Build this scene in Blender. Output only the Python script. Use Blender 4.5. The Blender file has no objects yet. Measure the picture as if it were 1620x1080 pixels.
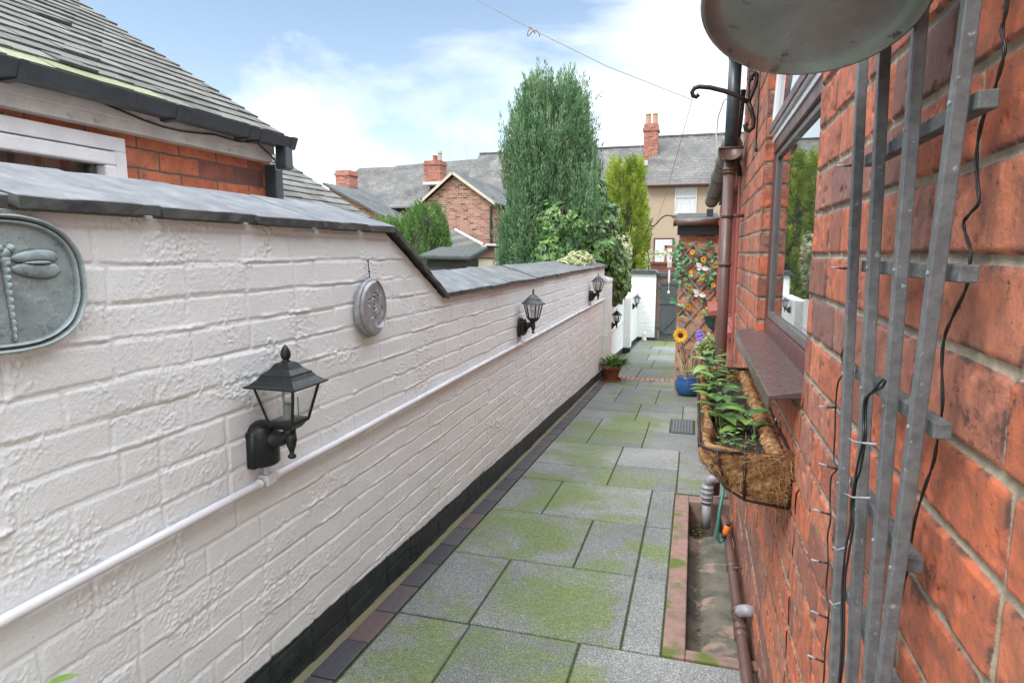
import bpy, math, random
import numpy as np
from mathutils import Vector, Matrix
R = math.radians
random.seed(7); rng = np.random.default_rng(7)

# ------------------------------------------------------------------ camera, sky, sun, exposure
S = bpy.context.scene
COL = S.collection
cam = bpy.data.objects.new('camera', bpy.data.cameras.new('camera')); COL.objects.link(cam)
cam.data.sensor_fit = 'HORIZONTAL'; cam.data.sensor_width = 36
cam.data.lens = 1000 / 1620 * 36
cam.data.clip_start = .02; cam.data.clip_end = 600
cam.location = (0, 0, 1.38)
cam.rotation_euler = (R(90 - 7.97), 0, R(16.02))
S.camera = cam
SUN_EL, SUN_AZ = 48, 215          # azimuth clockwise from +Y
W = bpy.data.worlds.new('World'); S.world = W; W.use_nodes = True
nt = W.node_tree; nt.nodes.clear()
def N(t, **k):
    n = nt.nodes.new(t)
    for a, b in k.items(): setattr(n, a, b)
    return n
L = lambda a, b: nt.links.new(a, b)
out = N('ShaderNodeOutputWorld'); bg = N('ShaderNodeBackground'); bg.inputs[1].default_value = .15
sky = N('ShaderNodeTexSky', sky_type='NISHITA', sun_disc=False, sun_elevation=R(SUN_EL), sun_rotation=R(SUN_AZ))
sky.air_density = 1.0; sky.dust_density = .6; sky.ozone_density = 1.5
geo = N('ShaderNodeTexCoord'); mp = N('ShaderNodeMapping'); mp.inputs['Scale'].default_value = (1, 1, 2.2)
mp.inputs['Location'].default_value = (.35, .1, .2)
L(geo.outputs['Generated'], mp.inputs[0])
nz = N('ShaderNodeTexNoise'); nz.inputs['Scale'].default_value = 1.9; nz.inputs['Detail'].default_value = 7
nz.inputs['Roughness'].default_value = .55; nz.inputs['Distortion'].default_value = .25
L(mp.outputs[0], nz.inputs[0])
sep = N('ShaderNodeSeparateXYZ'); L(geo.outputs['Generated'], sep.inputs[0])
# more cloud towards the east (+X) and towards the horizon
m1 = N('ShaderNodeMath', operation='MULTIPLY_ADD'); L(sep.outputs[0], m1.inputs[0]); m1.inputs[1].default_value = .34
L(nz.outputs[0], m1.inputs[2])
m2 = N('ShaderNodeMath', operation='MULTIPLY_ADD'); L(sep.outputs[2], m2.inputs[0]); m2.inputs[1].default_value = -.22
L(m1.outputs[0], m2.inputs[2])
cr = N('ShaderNodeValToRGB'); cr.color_ramp.elements[0].position = .34; cr.color_ramp.elements[1].position = .55
L(m2.outputs[0], cr.inputs[0])
mix = N('ShaderNodeMixRGB'); L(cr.outputs[0], mix.inputs[0]); 
tint = N('ShaderNodeMixRGB', blend_type='MULTIPLY'); tint.inputs[0].default_value = 1
tint.inputs[2].default_value = (1.08, .96, .84, 1); L(sky.outputs[0], tint.inputs[1])
L(tint.outputs[0], mix.inputs[1]); mix.inputs[2].default_value = (5.9, 6.0, 6.25, 1)
zr = N('ShaderNodeValToRGB'); zr.color_ramp.elements[0].position = .46; zr.color_ramp.elements[1].position = .70; L(sep.outputs[2], zr.inputs[0])
over = N('ShaderNodeMixRGB'); L(zr.outputs[0], over.inputs[0]); L(mix.outputs[0], over.inputs[1]); over.inputs[2].default_value = (13.6, 14.4, 15.6, 1)   # brighter cloud added above the view to light the walls
L(over.outputs[0], bg.inputs[0]); L(bg.outputs[0], out.inputs[0])
sl = bpy.data.lights.new('sun', 'SUN'); sl.energy = 1.5; sl.angle = R(18); sl.color = (1, .97, .93)
sun = bpy.data.objects.new('sun', sl); COL.objects.link(sun)
az = R(SUN_AZ); el = R(SUN_EL)
sd = Vector((math.sin(az) * math.cos(el), math.cos(az) * math.cos(el), math.sin(el)))
sun.rotation_euler = sd.to_track_quat('Z', 'Y').to_euler(); sun.location = (0, 0, 20)
V = S.view_settings; V.view_transform = 'Standard'; V.look = 'None'; V.gamma = 1; V.exposure = .82

# ------------------------------------------------------------------ object helpers
def props(o, label=None, cat=None, group=None, kind=None):
    if label: o['label'] = label
    if cat: o['category'] = cat
    if group: o['group'] = group
    if kind: o['kind'] = kind
    return o
def link(o, parent=None):
    COL.objects.link(o)
    if parent is not None: o.parent = parent
    return o
def empty(name, loc=(0, 0, 0), label=None, cat=None, group=None, rz=0):
    o = bpy.data.objects.new(name, None); o.empty_display_size = .05; link(o)
    o.location = loc; o.rotation_euler = (0, 0, rz)
    return props(o, label, cat, group)
def copy_tree(o, parent=None):
    c = o.copy(); COL.objects.link(c)
    if parent is not None: c.parent = parent
    for ch in [k for k in bpy.data.objects if k.parent == o]: copy_tree(ch, c)
    return c
def np_mesh(name, v, faces_flat, nper, mat, parent=None, smooth=False, attrs=None):
    """v (n,3); faces_flat int array, nper verts per face"""
    me = bpy.data.meshes.new(name); v = np.asarray(v, np.float32); ff = np.asarray(faces_flat, np.int32).ravel()
    nf = len(ff) // nper
    me.vertices.add(len(v)); me.vertices.foreach_set('co', v.ravel())
    me.loops.add(len(ff)); me.loops.foreach_set('vertex_index', ff)
    me.polygons.add(nf); me.polygons.foreach_set('loop_start', np.arange(nf, dtype=np.int32) * nper)
    me.polygons.foreach_set('loop_total', np.full(nf, nper, np.int32))
    if smooth: me.polygons.foreach_set('use_smooth', np.ones(nf, bool))
    me.update(calc_edges=True); me.validate()
    for k, a in (attrs or {}).items():
        at = me.attributes.new(k, 'FLOAT_COLOR', 'POINT')
        c = np.ones((len(v), 4), np.float32); c[:, :a.shape[1]] = a; at.data.foreach_set('color', c.ravel())
    me.materials.append(mat)
    return link(bpy.data.objects.new(name, me), parent)

class MB:
    def __init__(s): s.v = []; s.f = []; s.r = []; s.cur = None
    def add(s, vs, fs, r=None):
        b = len(s.v); s.v += [tuple(p) for p in vs]; s.f += [tuple(i + b for i in f) for f in fs]
        r = random.random() if r is None else r
        s.r += [r] * len(vs)
    def box(s, c, d, M=None, r=None):
        x, y, z = d[0] / 2, d[1] / 2, d[2] / 2
        P = [Vector(p) for p in ((-x,-y,-z),(x,-y,-z),(x,y,-z),(-x,y,-z),(-x,-y,z),(x,-y,z),(x,y,z),(-x,y,z))]
        if M is not None: P = [M @ p for p in P]
        c = Vector(c); s.add([p + c for p in P], [(0,3,2,1),(4,5,6,7),(0,1,5,4),(1,2,6,5),(2,3,7,6),(3,0,4,7)], r)
    def bb(s, x0, x1, y0, y1, z0, z1, r=None): s.box(((x0+x1)/2, (y0+y1)/2, (z0+z1)/2), (x1-x0, y1-y0, z1-z0), r=r)
    def bar(s, a, b, w, h, up=(0, 0, 1), r=None):
        a = Vector(a); b = Vector(b); d = (b - a); l = d.length; d.normalize()
        x = d.cross(Vector(up)).normalized(); u = x.cross(d)
        M = Matrix((x, d, u)).transposed(); s.box((a + b) / 2, (w, l, h), M, r)
    def tube(s, pts, rad, seg=8, closed=False, cap=True, r=None):
        pts = [Vector(p) for p in pts]; n = len(pts)
        rads = rad if isinstance(rad, (list, tuple)) else [rad] * n
        vs = []; u = None
        for i, p in enumerate(pts):
            if closed: d = pts[(i + 1) % n] - pts[i - 1]
            else: d = pts[min(i + 1, n - 1)] - pts[max(i - 1, 0)]
            if d.length < 1e-9: d = Vector((0, 0, 1))
            d.normalize()
            if u is None:
                u = d.orthogonal().normalized()
            u = (u - d * u.dot(d))
            if u.length < 1e-6: u = d.orthogonal()
            u.normalize(); w = d.cross(u)
            for k in range(seg):
                a = 2 * math.pi * k / seg; vs.append(p + (u * math.cos(a) + w * math.sin(a)) * rads[i])
        fs = []
        for i in range(n if closed else n - 1):
            j = (i + 1) % n
            for k in range(seg): fs.append((i*seg+k, i*seg+(k+1) % seg, j*seg+(k+1) % seg, j*seg+k))
        if cap and not closed: fs += [tuple(range(seg))[::-1], tuple((n-1)*seg+k for k in range(seg))]
        s.add(vs, fs, r)
    def lathe(s, prof, c=(0, 0, 0), seg=16, M=None, rot=0, sx=1, sy=1, r=None):
        """prof: (radius, z) from bottom to top"""
        vs = []; c = Vector(c)
        for (q, z) in prof:
            for k in range(seg):
                a = 2*math.pi*k/seg + rot; p = Vector((q*math.cos(a)*sx, q*math.sin(a)*sy, z))
                if M is not None: p = M @ p
                vs.append(p + c)
        fs = []
        for i in range(len(prof) - 1):
            for k in range(seg): fs.append((i*seg+k, i*seg+(k+1) % seg, (i+1)*seg+(k+1) % seg, (i+1)*seg+k))
        fs += [tuple(range(seg))[::-1], tuple((len(prof)-1)*seg+k for k in range(seg))]
        s.add(vs, fs, r)
    def prism(s, poly, axis, a0, a1, r=None):
        """poly of 2-D points in the plane across axis ('x': (y,z), 'y': (x,z), 'z': (x,y))"""
        def P(p, a): return {'x': (a, p[0], p[1]), 'y': (p[0], a, p[1]), 'z': (p[0], p[1], a)}[axis]
        n = len(poly)
        s.add([P(p, a0) for p in poly] + [P(p, a1) for p in poly],
              [tuple(range(n)), tuple(range(2*n-1, n-1, -1))] + [(i, i+n, (i+1) % n + n, (i+1) % n) for i in range(n)], r)
    def leaf(s, p, d, up, l, w, curl=.15, n=3, fold=.25, r=None, shape=1.0):
        p = Vector(p); d = Vector(d).normalized(); x = d.cross(Vector(up))
        if x.length < 1e-5: x = d.orthogonal()
        x.normalize(); u = x.cross(d); vs = [p]; 
        for i in range(1, n + 1):
            t = i / (n + 1); q = p + d*l*t - u*l*curl*t*t; ww = w/2*math.sin(math.pi*t**shape)
            vs += [q - x*ww + u*ww*fold, q, q + x*ww + u*ww*fold]
        vs.append(p + d*l - u*l*curl); fs = [(0, 2, 1), (0, 3, 2)]
        for i in range(n - 1):
            a = 1 + i*3; fs += [(a, a+1, a+4, a+3), (a+1, a+2, a+5, a+4)]
        a = 1 + (n-1)*3; e = len(vs) - 1; fs += [(a, a+1, e), (a+1, a+2, e)]
        s.add(vs, fs, r)
    def build(s, name, mat, parent=None, smooth=False, bevel=0, seg=2):
        me = bpy.data.meshes.new(name); me.from_pydata(s.v, [], s.f); me.update()
        at = me.attributes.new('rnd', 'FLOAT_COLOR', 'POINT')
        c = np.ones((len(s.v), 4), np.float32); rr = np.array(s.r); c[:, 0] = rr; c[:, 1] = (rr * 7.31) % 1; c[:, 2] = (rr * 13.7) % 1
        at.data.foreach_set('color', c.ravel())
        me.materials.append(mat)
        if smooth: me.polygons.foreach_set('use_smooth', [True] * len(me.polygons))
        o = link(bpy.data.objects.new(name, me), parent)
        if bevel:
            b = o.modifiers.new('bevel', 'BEVEL'); b.width = bevel; b.segments = seg; b.limit_method = 'ANGLE'; b.angle_limit = R(35)
            if smooth is False: me.polygons.foreach_set('use_smooth', [False] * len(me.polygons))
        return o

# ------------------------------------------------------------------ numpy noise
def _tab(seed): return np.random.default_rng(seed).random((256, 256)).astype(np.float32)
_T = {}
def vnoise(x, y, seed=0):
    if seed not in _T: _T[seed] = _tab(seed)
    T = _T[seed]; xi = np.floor(x).astype(np.int64); yi = np.floor(y).astype(np.int64)
    fx = x - xi; fy = y - yi; fx = fx*fx*(3-2*fx); fy = fy*fy*(3-2*fy)
    a = T[xi & 255, yi & 255]; b = T[(xi+1) & 255, yi & 255]; c = T[xi & 255, (yi+1) & 255]; d = T[(xi+1) & 255, (yi+1) & 255]
    return (a*(1-fx)+b*fx)*(1-fy) + (c*(1-fx)+d*fx)*fy
def fbm(x, y, seed=0, o=4):
    s = 0; a = 1; t = 0
    for i in range(o): s = s + a*vnoise(x*2**i + 17*i, y*2**i + 31*i, seed+i); t += a; a *= .55
    return s / t
def sstep(a, b, x): t = np.clip((x-a)/(b-a), 0, 1); return t*t*(3-2*t)
def bricks(u, z, course=.088, L0=.235, seed=3, headers=.2, joint=.011, z0=-1.4, warp=.004, corner=.006):
    """returns inside-distance to the brick edge, row id, column id (irregular running bond)"""
    uw = u + (fbm(u*9, z*9, seed+50, 2)-.5)*2*warp; zw = z + (fbm(u*5, z*14, seed+60, 2)-.5)*2*warp
    row = np.floor((zw-z0)/course).astype(np.int64); fz = (zw-z0) - row*course
    d_z = np.minimum(fz, course-fz) - joint/2
    g = np.random.default_rng(seed); nr = int(row.max())+2
    d_u = np.zeros_like(u); cid = np.zeros(u.shape, np.int64)
    umin = u.min()-.5; umax = u.max()+.5
    for r in range(nr):
        m = row == r; n = int((umax-umin)/(L0*.5))+4
        ln = np.where(g.random(n) < headers, L0*.49, L0)*(1+(g.random(n)-.5)*.06)
        e = umin + (L0/2 if r % 2 else 0) - g.random()*.05 + np.concatenate([[0], np.cumsum(ln)])
        if not m.any(): continue
        k = np.searchsorted(e, uw[m]); k = np.clip(k, 1, len(e)-1)
        a = uw[m]-e[k-1]; b = e[k]-uw[m]; d_u[m] = np.minimum(a, b)-joint/2; cid[m] = k
    q = corner
    dx = np.maximum(q-d_u, 0); dz = np.maximum(q-d_z, 0)
    d = q - np.hypot(dx, dz)
    return d, row, cid, fz/course
def hash2(a, b, k=0):
    h = (a*374761393 + b*668265263 + k*974634777) & 0x7fffffff
    h = (h ^ (h >> 13))*1274126177 & 0x7fffffff
    return ((h ^ (h >> 16)) & 0xffff)/65535.0
def grid_faces(nu, nv):
    i = np.arange(nu-1)[:, None]*nv + np.arange(nv-1)[None, :]
    return np.stack([i, i+nv, i+nv+1, i+1], -1).reshape(-1, 4)

# ------------------------------------------------------------------ materials
def newmat(name):
    m = bpy.data.materials.new(name); m.use_nodes = True; t = m.node_tree; b = t.nodes['Principled BSDF']
    return m, t, b
def node(t, ty, **k):
    n = t.nodes.new(ty)
    for a, v in k.items(): setattr(n, a, v)
    return n
def ramp(t, src, stops, interp='LINEAR'):
    r = node(t, 'ShaderNodeValToRGB'); r.color_ramp.interpolation = interp; e = r.color_ramp.elements
    while len(e) < len(stops): e.new(.5)
    for q, (p, c) in zip(e, stops): q.position = p; q.color = c if len(c) == 4 else (*c, 1)
    t.links.new(src, r.inputs[0]); return r.outputs[0]
def noise(t, scale, detail=4, vec=None, rough=.55, dist=0, out=0, stretch=None):
    n = node(t, 'ShaderNodeTexNoise'); n.inputs['Scale'].default_value = scale; n.inputs['Detail'].default_value = detail
    n.inputs['Roughness'].default_value = rough; n.inputs['Distortion'].default_value = dist
    if vec is None:
        c = node(t, 'ShaderNodeTexCoord'); vec = c.outputs['Object']
    if stretch:
        m = node(t, 'ShaderNodeMapping'); m.inputs['Scale'].default_value = stretch; t.links.new(vec, m.inputs[0]); vec = m.outputs[0]
    t.links.new(vec, n.inputs[0]); return n.outputs[out]
def mixc(t, f, a, b, mode='MIX'):
    m = node(t, 'ShaderNodeMixRGB', blend_type=mode)
    for s, q in ((f, 0), (a, 1), (b, 2)):
        if hasattr(s, 'is_output'): t.links.new(s, m.inputs[q])
        elif q == 0: m.inputs[0].default_value = s
        else: m.inputs[q].default_value = (*s, 1) if len(s) == 3 else s
    return m.outputs[0]
def math_(t, op, a, b=0.0, c=None):
    m = node(t, 'ShaderNodeMath', operation=op)
    for s, q in ((a, 0), (b, 1), (c, 2)):
        if s is None: continue
        if hasattr(s, 'is_output'): t.links.new(s, m.inputs[q])
        else: m.inputs[q].default_value = s
    return m.outputs[0]
def bump(t, b, src, strength=.3, dist=.01, prev=None):
    n = node(t, 'ShaderNodeBump'); n.inputs['Strength'].default_value = strength; n.inputs['Distance'].default_value = dist
    t.links.new(src, n.inputs['Height'])
    if prev is not None: t.links.new(prev, n.inputs['Normal'])
    t.links.new(n.outputs[0], b.inputs['Normal']); return n.outputs[0]
def attr(t, name='rnd'):
    a = node(t, 'ShaderNodeAttribute'); a.attribute_name = name; return a.outputs['Color']
def sepc(t, c):
    s = node(t, 'ShaderNodeSeparateColor'); t.links.new(c, s.inputs[0]); return s.outputs
def setc(t, b, src): t.links.new(src, b.inputs['Base Color'])
def simple(name, c1, c2=None, scale=30, rough=.5, metal=0, bmp=.1, bd=.003, detail=5, spots=None, rvar=True):
    m, t, b = newmat(name); c2 = c2 or tuple(x*.75 for x in c1)
    n = noise(t, scale, detail); f = ramp(t, n, [(.35, (0, 0, 0)), (.65, (1, 1, 1))])
    c = mixc(t, f, c1, c2)
    if spots:
        n2 = noise(t, spots[1], 6); f2 = ramp(t, n2, [(spots[2], (0, 0, 0)), (spots[2]+.08, (1, 1, 1))]); c = mixc(t, f2, c, spots[0])
    setc(t, b, c); b.inputs['Metallic'].default_value = metal
    if rvar:
        rr = ramp(t, noise(t, scale*.6, 4), [(.3, (rough*.8,)*3), (.7, (min(1, rough*1.2),)*3)]); t.links.new(rr, b.inputs['Roughness'])
    else: b.inputs['Roughness'].default_value = rough
    if bmp: bump(t, b, n, bmp, bd)
    return m
def rndmat(name, stops, rough=.6, scale=60, bmp=.2, bd=.003, sheen=0, trans=0, spec=.5):
    """colour from the per-piece random attribute, varied by noise"""
    m, t, b = newmat(name); s = sepc(t, attr(t)); c = ramp(t, s[0], stops)
    n = noise(t, scale, 5); f = ramp(t, n, [(.3, (.78,)*3), (.7, (1.15,)*3)])
    c = mixc(t, 1, c, f, 'MULTIPLY'); setc(t, b, c); b.inputs['Roughness'].default_value = rough
    b.inputs['Specular IOR Level'].default_value = spec
    if bmp: bump(t, b, n, bmp, bd)
    if trans:
        tr = node(t, 'ShaderNodeBsdfTranslucent'); t.links.new(c, tr.inputs[0]); mx = node(t, 'ShaderNodeMixShader'); mx.inputs[0].default_value = trans
        o = t.nodes['Material Output']; t.links.new(b.outputs[0], mx.inputs[1]); t.links.new(tr.outputs[0], mx.inputs[2]); t.links.new(mx.outputs[0], o.inputs[0])
    return m
def texbrick(name, plane, cols, mortar, bw=.235, bh=.075, mort=.012, spots=True, rough=.85, bmp=.6, bd=.006, dark=(.06, .04, .04)):
    """plane 'yz' or 'xz'"""
    m, t, b = newmat(name); tc = node(t, 'ShaderNodeTexCoord'); sp = node(t, 'ShaderNodeSeparateXYZ'); t.links.new(tc.outputs['Object'], sp.inputs[0])
    cb = node(t, 'ShaderNodeCombineXYZ'); t.links.new(sp.outputs[1 if plane == 'yz' else 0], cb.inputs[0]); t.links.new(sp.outputs[2], cb.inputs[1])
    wob = noise(t, 12, 3, tc.outputs['Object'], out=1); ad = node(t, 'ShaderNodeVectorMath', operation='MULTIPLY_ADD')
    t.links.new(wob, ad.inputs[0]); ad.inputs[1].default_value = (.012, .012, 0); t.links.new(cb.outputs[0], ad.inputs[2])
    br = node(t, 'ShaderNodeTexBrick'); br.offset = .5
    t.links.new(ad.outputs[0], br.inputs['Vector'])
    for k, v in (('Scale', 1), ('Brick Width', bw), ('Row Height', bh), ('Mortar Size', mort/2), ('Mortar Smooth', .3), ('Bias', 0)): br.inputs[k].default_value = v
    br.inputs['Color1'].default_value = (0, 0, 0, 1); br.inputs['Color2'].default_value = (1, 1, 1, 1); br.inputs['Mortar'].default_value = (.5, .5, .5, 1)
    c = ramp(t, br.outputs['Color'], cols); c = mixc(t, 1, c, ramp(t, noise(t, 14, 6), [(.3, (.72,)*3), (.7, (1.2,)*3)]), 'MULTIPLY')
    if spots: c = mixc(t, ramp(t, noise(t, 45, 6), [(.6, (0,)*3), (.72, (.8,)*3)]), c, dark)
    c = mixc(t, br.outputs['Fac'], c, mortar); setc(t, b, c); b.inputs['Roughness'].default_value = rough
    h = math_(t, 'MULTIPLY_ADD', br.outputs['Fac'], -1.0, noise(t, 90, 4)); bump(t, b, h, bmp, bd)
    return m

M = {}
def relief_shade(name, *k, **kw):  # paints shade into hollows and light onto raised edges of the relief
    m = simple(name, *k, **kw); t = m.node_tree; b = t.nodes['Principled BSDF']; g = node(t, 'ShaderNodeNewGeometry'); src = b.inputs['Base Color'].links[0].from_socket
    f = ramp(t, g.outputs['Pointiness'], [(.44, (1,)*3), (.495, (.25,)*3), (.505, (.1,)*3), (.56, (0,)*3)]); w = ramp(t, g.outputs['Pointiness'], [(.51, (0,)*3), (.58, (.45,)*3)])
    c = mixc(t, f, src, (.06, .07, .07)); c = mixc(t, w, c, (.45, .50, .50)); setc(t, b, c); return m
# painted white brickwork with dark plinth
def mk_white():
    m, t, b = newmat('painted_masonry'); s = sepc(t, attr(t))
    c = mixc(t, ramp(t, noise(t, 3, 5), [(.3, (0,)*3), (.75, (1,)*3)]), (.82, .845, .835), (.76, .785, .775))
    c = mixc(t, ramp(t, noise(t, 60, 4), [(.66, (0,)*3), (.74, (.55,)*3)]), c, (.50, .48, .44))
    tc = node(t, 'ShaderNodeTexCoord'); sp = node(t, 'ShaderNodeSeparateXYZ'); t.links.new(tc.outputs['Object'], sp.inputs[0])
    h = math_(t, 'MULTIPLY_ADD', sp.outputs[1], .049, sp.outputs[2])            # height above the sloping path
    h = math_(t, 'MULTIPLY_ADD', sp.outputs[1], .006, h)
    h = math_(t, 'MULTIPLY_ADD', noise(t, 22, 4), .016, h); h = math_(t, 'MULTIPLY_ADD', noise(t, 2.2, 2), .02, h)
    f = ramp(t, h, [(.190, (0,)*3), (.193, (1,)*3)])
    # splash stains on the paint a little above the plinth, green tinge low down on the plinth
    dk = mixc(t, ramp(t, noise(t, 18, 5), [(.45, (0,)*3), (.75, (1,)*3)]), (.012, .022, .026), (.04, .052, .05))
    dk = mixc(t, ramp(t, h, [(.03, (.5,)*3), (.07, (0,)*3)]), dk, (.06, .075, .035))
    c = mixc(t, f, dk, c); setc(t, b, c)
    rr = mixc(t, f, (.38,)*3, (.62,)*3); t.links.new(rr, b.inputs['Roughness'])
    n1 = noise(t, 150, 5); n2 = noise(t, 420, 3)
    hh = math_(t, 'MULTIPLY_ADD', n2, .5, n1); bump(t, b, hh, .55, .0035)
    return m
M['white'] = mk_white()
def mk_red():
    m, t, b = newmat('red_facing_brick'); s = sepc(t, attr(t, 'bk'))
    c = ramp(t, s[0], [(0, (.15, .06, .045)), (.08, (.27, .09, .058)), (.18, (.48, .125, .058)), (.36, (.60, .150, .062)), (.6, (.54, .138, .062)), (.8, (.61, .19, .090)), (.91, (.42, .165, .11)), (1, (.18, .095, .085))])
    c = mixc(t, ramp(t, noise(t, 30, 6, rough=.65), [(.32, (.0,)*3), (.68, (1,)*3)]), c, mixc(t, .35, c, (.62, .24, .14)))
    pale = ramp(t, noise(t, 5, 6, dist=1.2), [(.56, (0,)*3), (.76, (.35,)*3)]); c = mixc(t, pale, c, (.64, .30, .19))
    so = math_(t, 'MULTIPLY', ramp(t, noise(t, 38, 10, rough=.75, dist=.3), [(.52, (0,)*3), (.58, (1,)*3)]), ramp(t, noise(t, 7, 5), [(.50, (0,)*3), (.68, (.85,)*3)]))
    c = mixc(t, so, c, (.055, .035, .038))
    c = mixc(t, ramp(t, noise(t, 120, 4), [(.66, (0,)*3), (.7, (.85,)*3)]), c, (.05, .035, .035))
    # patchy dark arris round every brick
    ed = ramp(t, s[2], [(.28, (.9,)*3), (.46, (0,)*3)]); ed = math_(t, 'MULTIPLY', ed, ramp(t, noise(t, 30, 4), [(.35, (0,)*3), (.6, (1,)*3)]))
    c = mixc(t, ed, c, (.06, .04, .035))
    mo = mixc(t, ramp(t, noise(t, 40, 5), [(.35, (0,)*3), (.7, (1,)*3)]), (.36, .305, .215), (.22, .185, .135))
    mo = mixc(t, ramp(t, noise(t, 9, 5), [(.5, (0,)*3), (.7, (.6,)*3)]), mo, (.14, .12, .10))
    mm = math_(t, 'MULTIPLY_ADD', noise(t, 160, 3), .06, s[2]); f = ramp(t, mm, [(.235, (0,)*3), (.265, (1,)*3)])
    c = mixc(t, f, mo, c); setc(t, b, c); b.inputs['Roughness'].default_value = .68
    hh = math_(t, 'MULTIPLY_ADD', noise(t, 500, 3), .4, noise(t, 110, 6)); hh = math_(t, 'MULTIPLY_ADD', so, -.5, hh)
    bump(t, b, hh, .7, .0022)
    return m
M['red'] = mk_red()
BR = [(0, (.24, .10, .07)), (.25, (.46, .17, .09)), (.6, (.56, .24, .13)), (.85, (.52, .32, .2)), (1, (.36, .2, .14))]
M['red_yz'] = texbrick('neighbour_brick_side', 'yz', [(0, (.13, .06, .05)), (.25, (.40, .11, .055)), (.6, (.50, .15, .07)), (.85, (.42, .16, .09)), (1, (.2, .10, .08))], (.10, .09, .08), bh=.083, mort=.010)
M['red_xz'] = texbrick('brick_end_wall', 'xz', BR, (.34, .29, .22), bh=.083)
M['far_xz'] = texbrick('far_brick_front', 'xz', [(0, (.10, .05, .04)), (.3, (.26, .12, .085)), (.7, (.36, .17, .11)), (1, (.44, .24, .16))], (.36, .30, .25), bw=.24, bh=.085, mort=.02, bmp=.3)
M['far_yz'] = texbrick('far_brick_side', 'yz', [(0, (.10, .05, .04)), (.3, (.26, .12, .085)), (.7, (.36, .17, .11)), (1, (.44, .24, .16))], (.36, .30, .25), bw=.24, bh=.085, mort=.02, bmp=.3)
M['chim'] = texbrick('chimney_brick', 'xz', [(0, (.20, .07, .05)), (.5, (.36, .12, .08)), (1, (.44, .18, .12))], (.32, .24, .19), bw=.24, bh=.085, mort=.015, spots=False, bmp=.3)
M['low_xz'] = texbrick('low_red_wall', 'xz', [(0, (.26, .09, .07)), (1, (.42, .17, .13))], (.36, .28, .25), spots=False)

def mk_slab():
    m, t, b = newmat('granite_paving'); s = sepc(t, attr(t)); c = ramp(t, s[0], [(0, (.148, .158, .148)), (.5, (.188, .198, .187)), (1, (.232, .242, .228))])
    vo = node(t, 'ShaderNodeTexVoronoi'); vo.inputs['Scale'].default_value = 330; tc = node(t, 'ShaderNodeTexCoord'); t.links.new(tc.outputs['Object'], vo.inputs['Vector'])
    sv = sepc(t, vo.outputs['Color']); c = mixc(t, 1, c, ramp(t, sv[0], [(0, (.42,)*3), (.4, (.85,)*3), (.75, (1.15,)*3), (1, (2.1,)*3)]), 'MULTIPLY')
    c = mixc(t, 1, c, ramp(t, noise(t, 3, 5), [(.3, (.82,)*3), (.7, (1.12,)*3)]), 'MULTIPLY')
    # moss: wanders across slabs, strongest in the middle stretch of the path and away from the house
    sp = node(t, 'ShaderNodeSeparateXYZ'); t.links.new(tc.outputs['Object'], sp.inputs[0])
    wy = ramp(t, math_(t, 'MULTIPLY', sp.outputs[1], .05), [(.04, (.02,)*3), (.07, (.09,)*3), (.16, (.085,)*3), (.30, (.055,)*3), (.40, (0,)*3), (.52, (.01,)*3), (.70, (.05,)*3), (.79, (.16,)*3)])
    wx = ramp(t, math_(t, 'MULTIPLY_ADD', sp.outputs[0], .5, .6), [(.03, (.5,)*3), (.12, (1,)*3), (.42, (1,)*3), (.52, (0,)*3)])
    n = noise(t, 2.1, 7, rough=.62, dist=.6); n = math_(t, 'ADD', n, math_(t, 'MULTIPLY', wy, wx)); n = math_(t, 'MULTIPLY_ADD', s[1], .05, n)
    n = math_(t, 'MULTIPLY_ADD', noise(t, 90, 5, rough=.7), .22, n)
    f = ramp(t, n, [(.645, (0,)*3), (.72, (.55,)*3), (.84, (.85,)*3)])
    g = mixc(t, ramp(t, noise(t, 50, 5), [(.35, (0,)*3), (.7, (1,)*3)]), (.085, .125, .020), (.155, .205, .045))
    g = mixc(t, 1, g, ramp(t, sv[0], [(0, (.65,)*3), (1, (1.5,)*3)]), 'MULTIPLY')
    c = mixc(t, f, c, g); setc(t, b, c); b.inputs['Roughness'].default_value = .7
    bump(t, b, math_(t, 'ADD', vo.outputs['Distance'], noise(t, 60, 4)), .35, .002)
    return m
M['slab'] = mk_slab()
def mk_slab_far():
    m = M['slab'].copy(); m.name = 'sandstone_paving'; return m
M['joint'] = simple('mossy_joint', (.03, .045, .014), (.07, .10, .025), 40, .95, bmp=.4)
M['bluebrick'] = rndmat('blue_brick_edging', [(0, (.055, .055, .062)), (.6, (.085, .085, .09)), (.85, (.10, .085, .085)), (1, (.17, .09, .08))], .5, 50, .3)
M['mortar'] = simple('mortar_fillet', (.19, .16, .115), (.16, .17, .08), 25, .9, bmp=.5)
M['setts'] = rndmat('clay_setts', [(0, (.32, .16, .13)), (1, (.45, .27, .22))], .8)
M['coping'] = simple('slate_coping', (.27, .29, .305), (.19, .205, .215), 9, .5, bmp=.35, bd=.003, spots=((.33, .345, .35), 22, .56))
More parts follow.
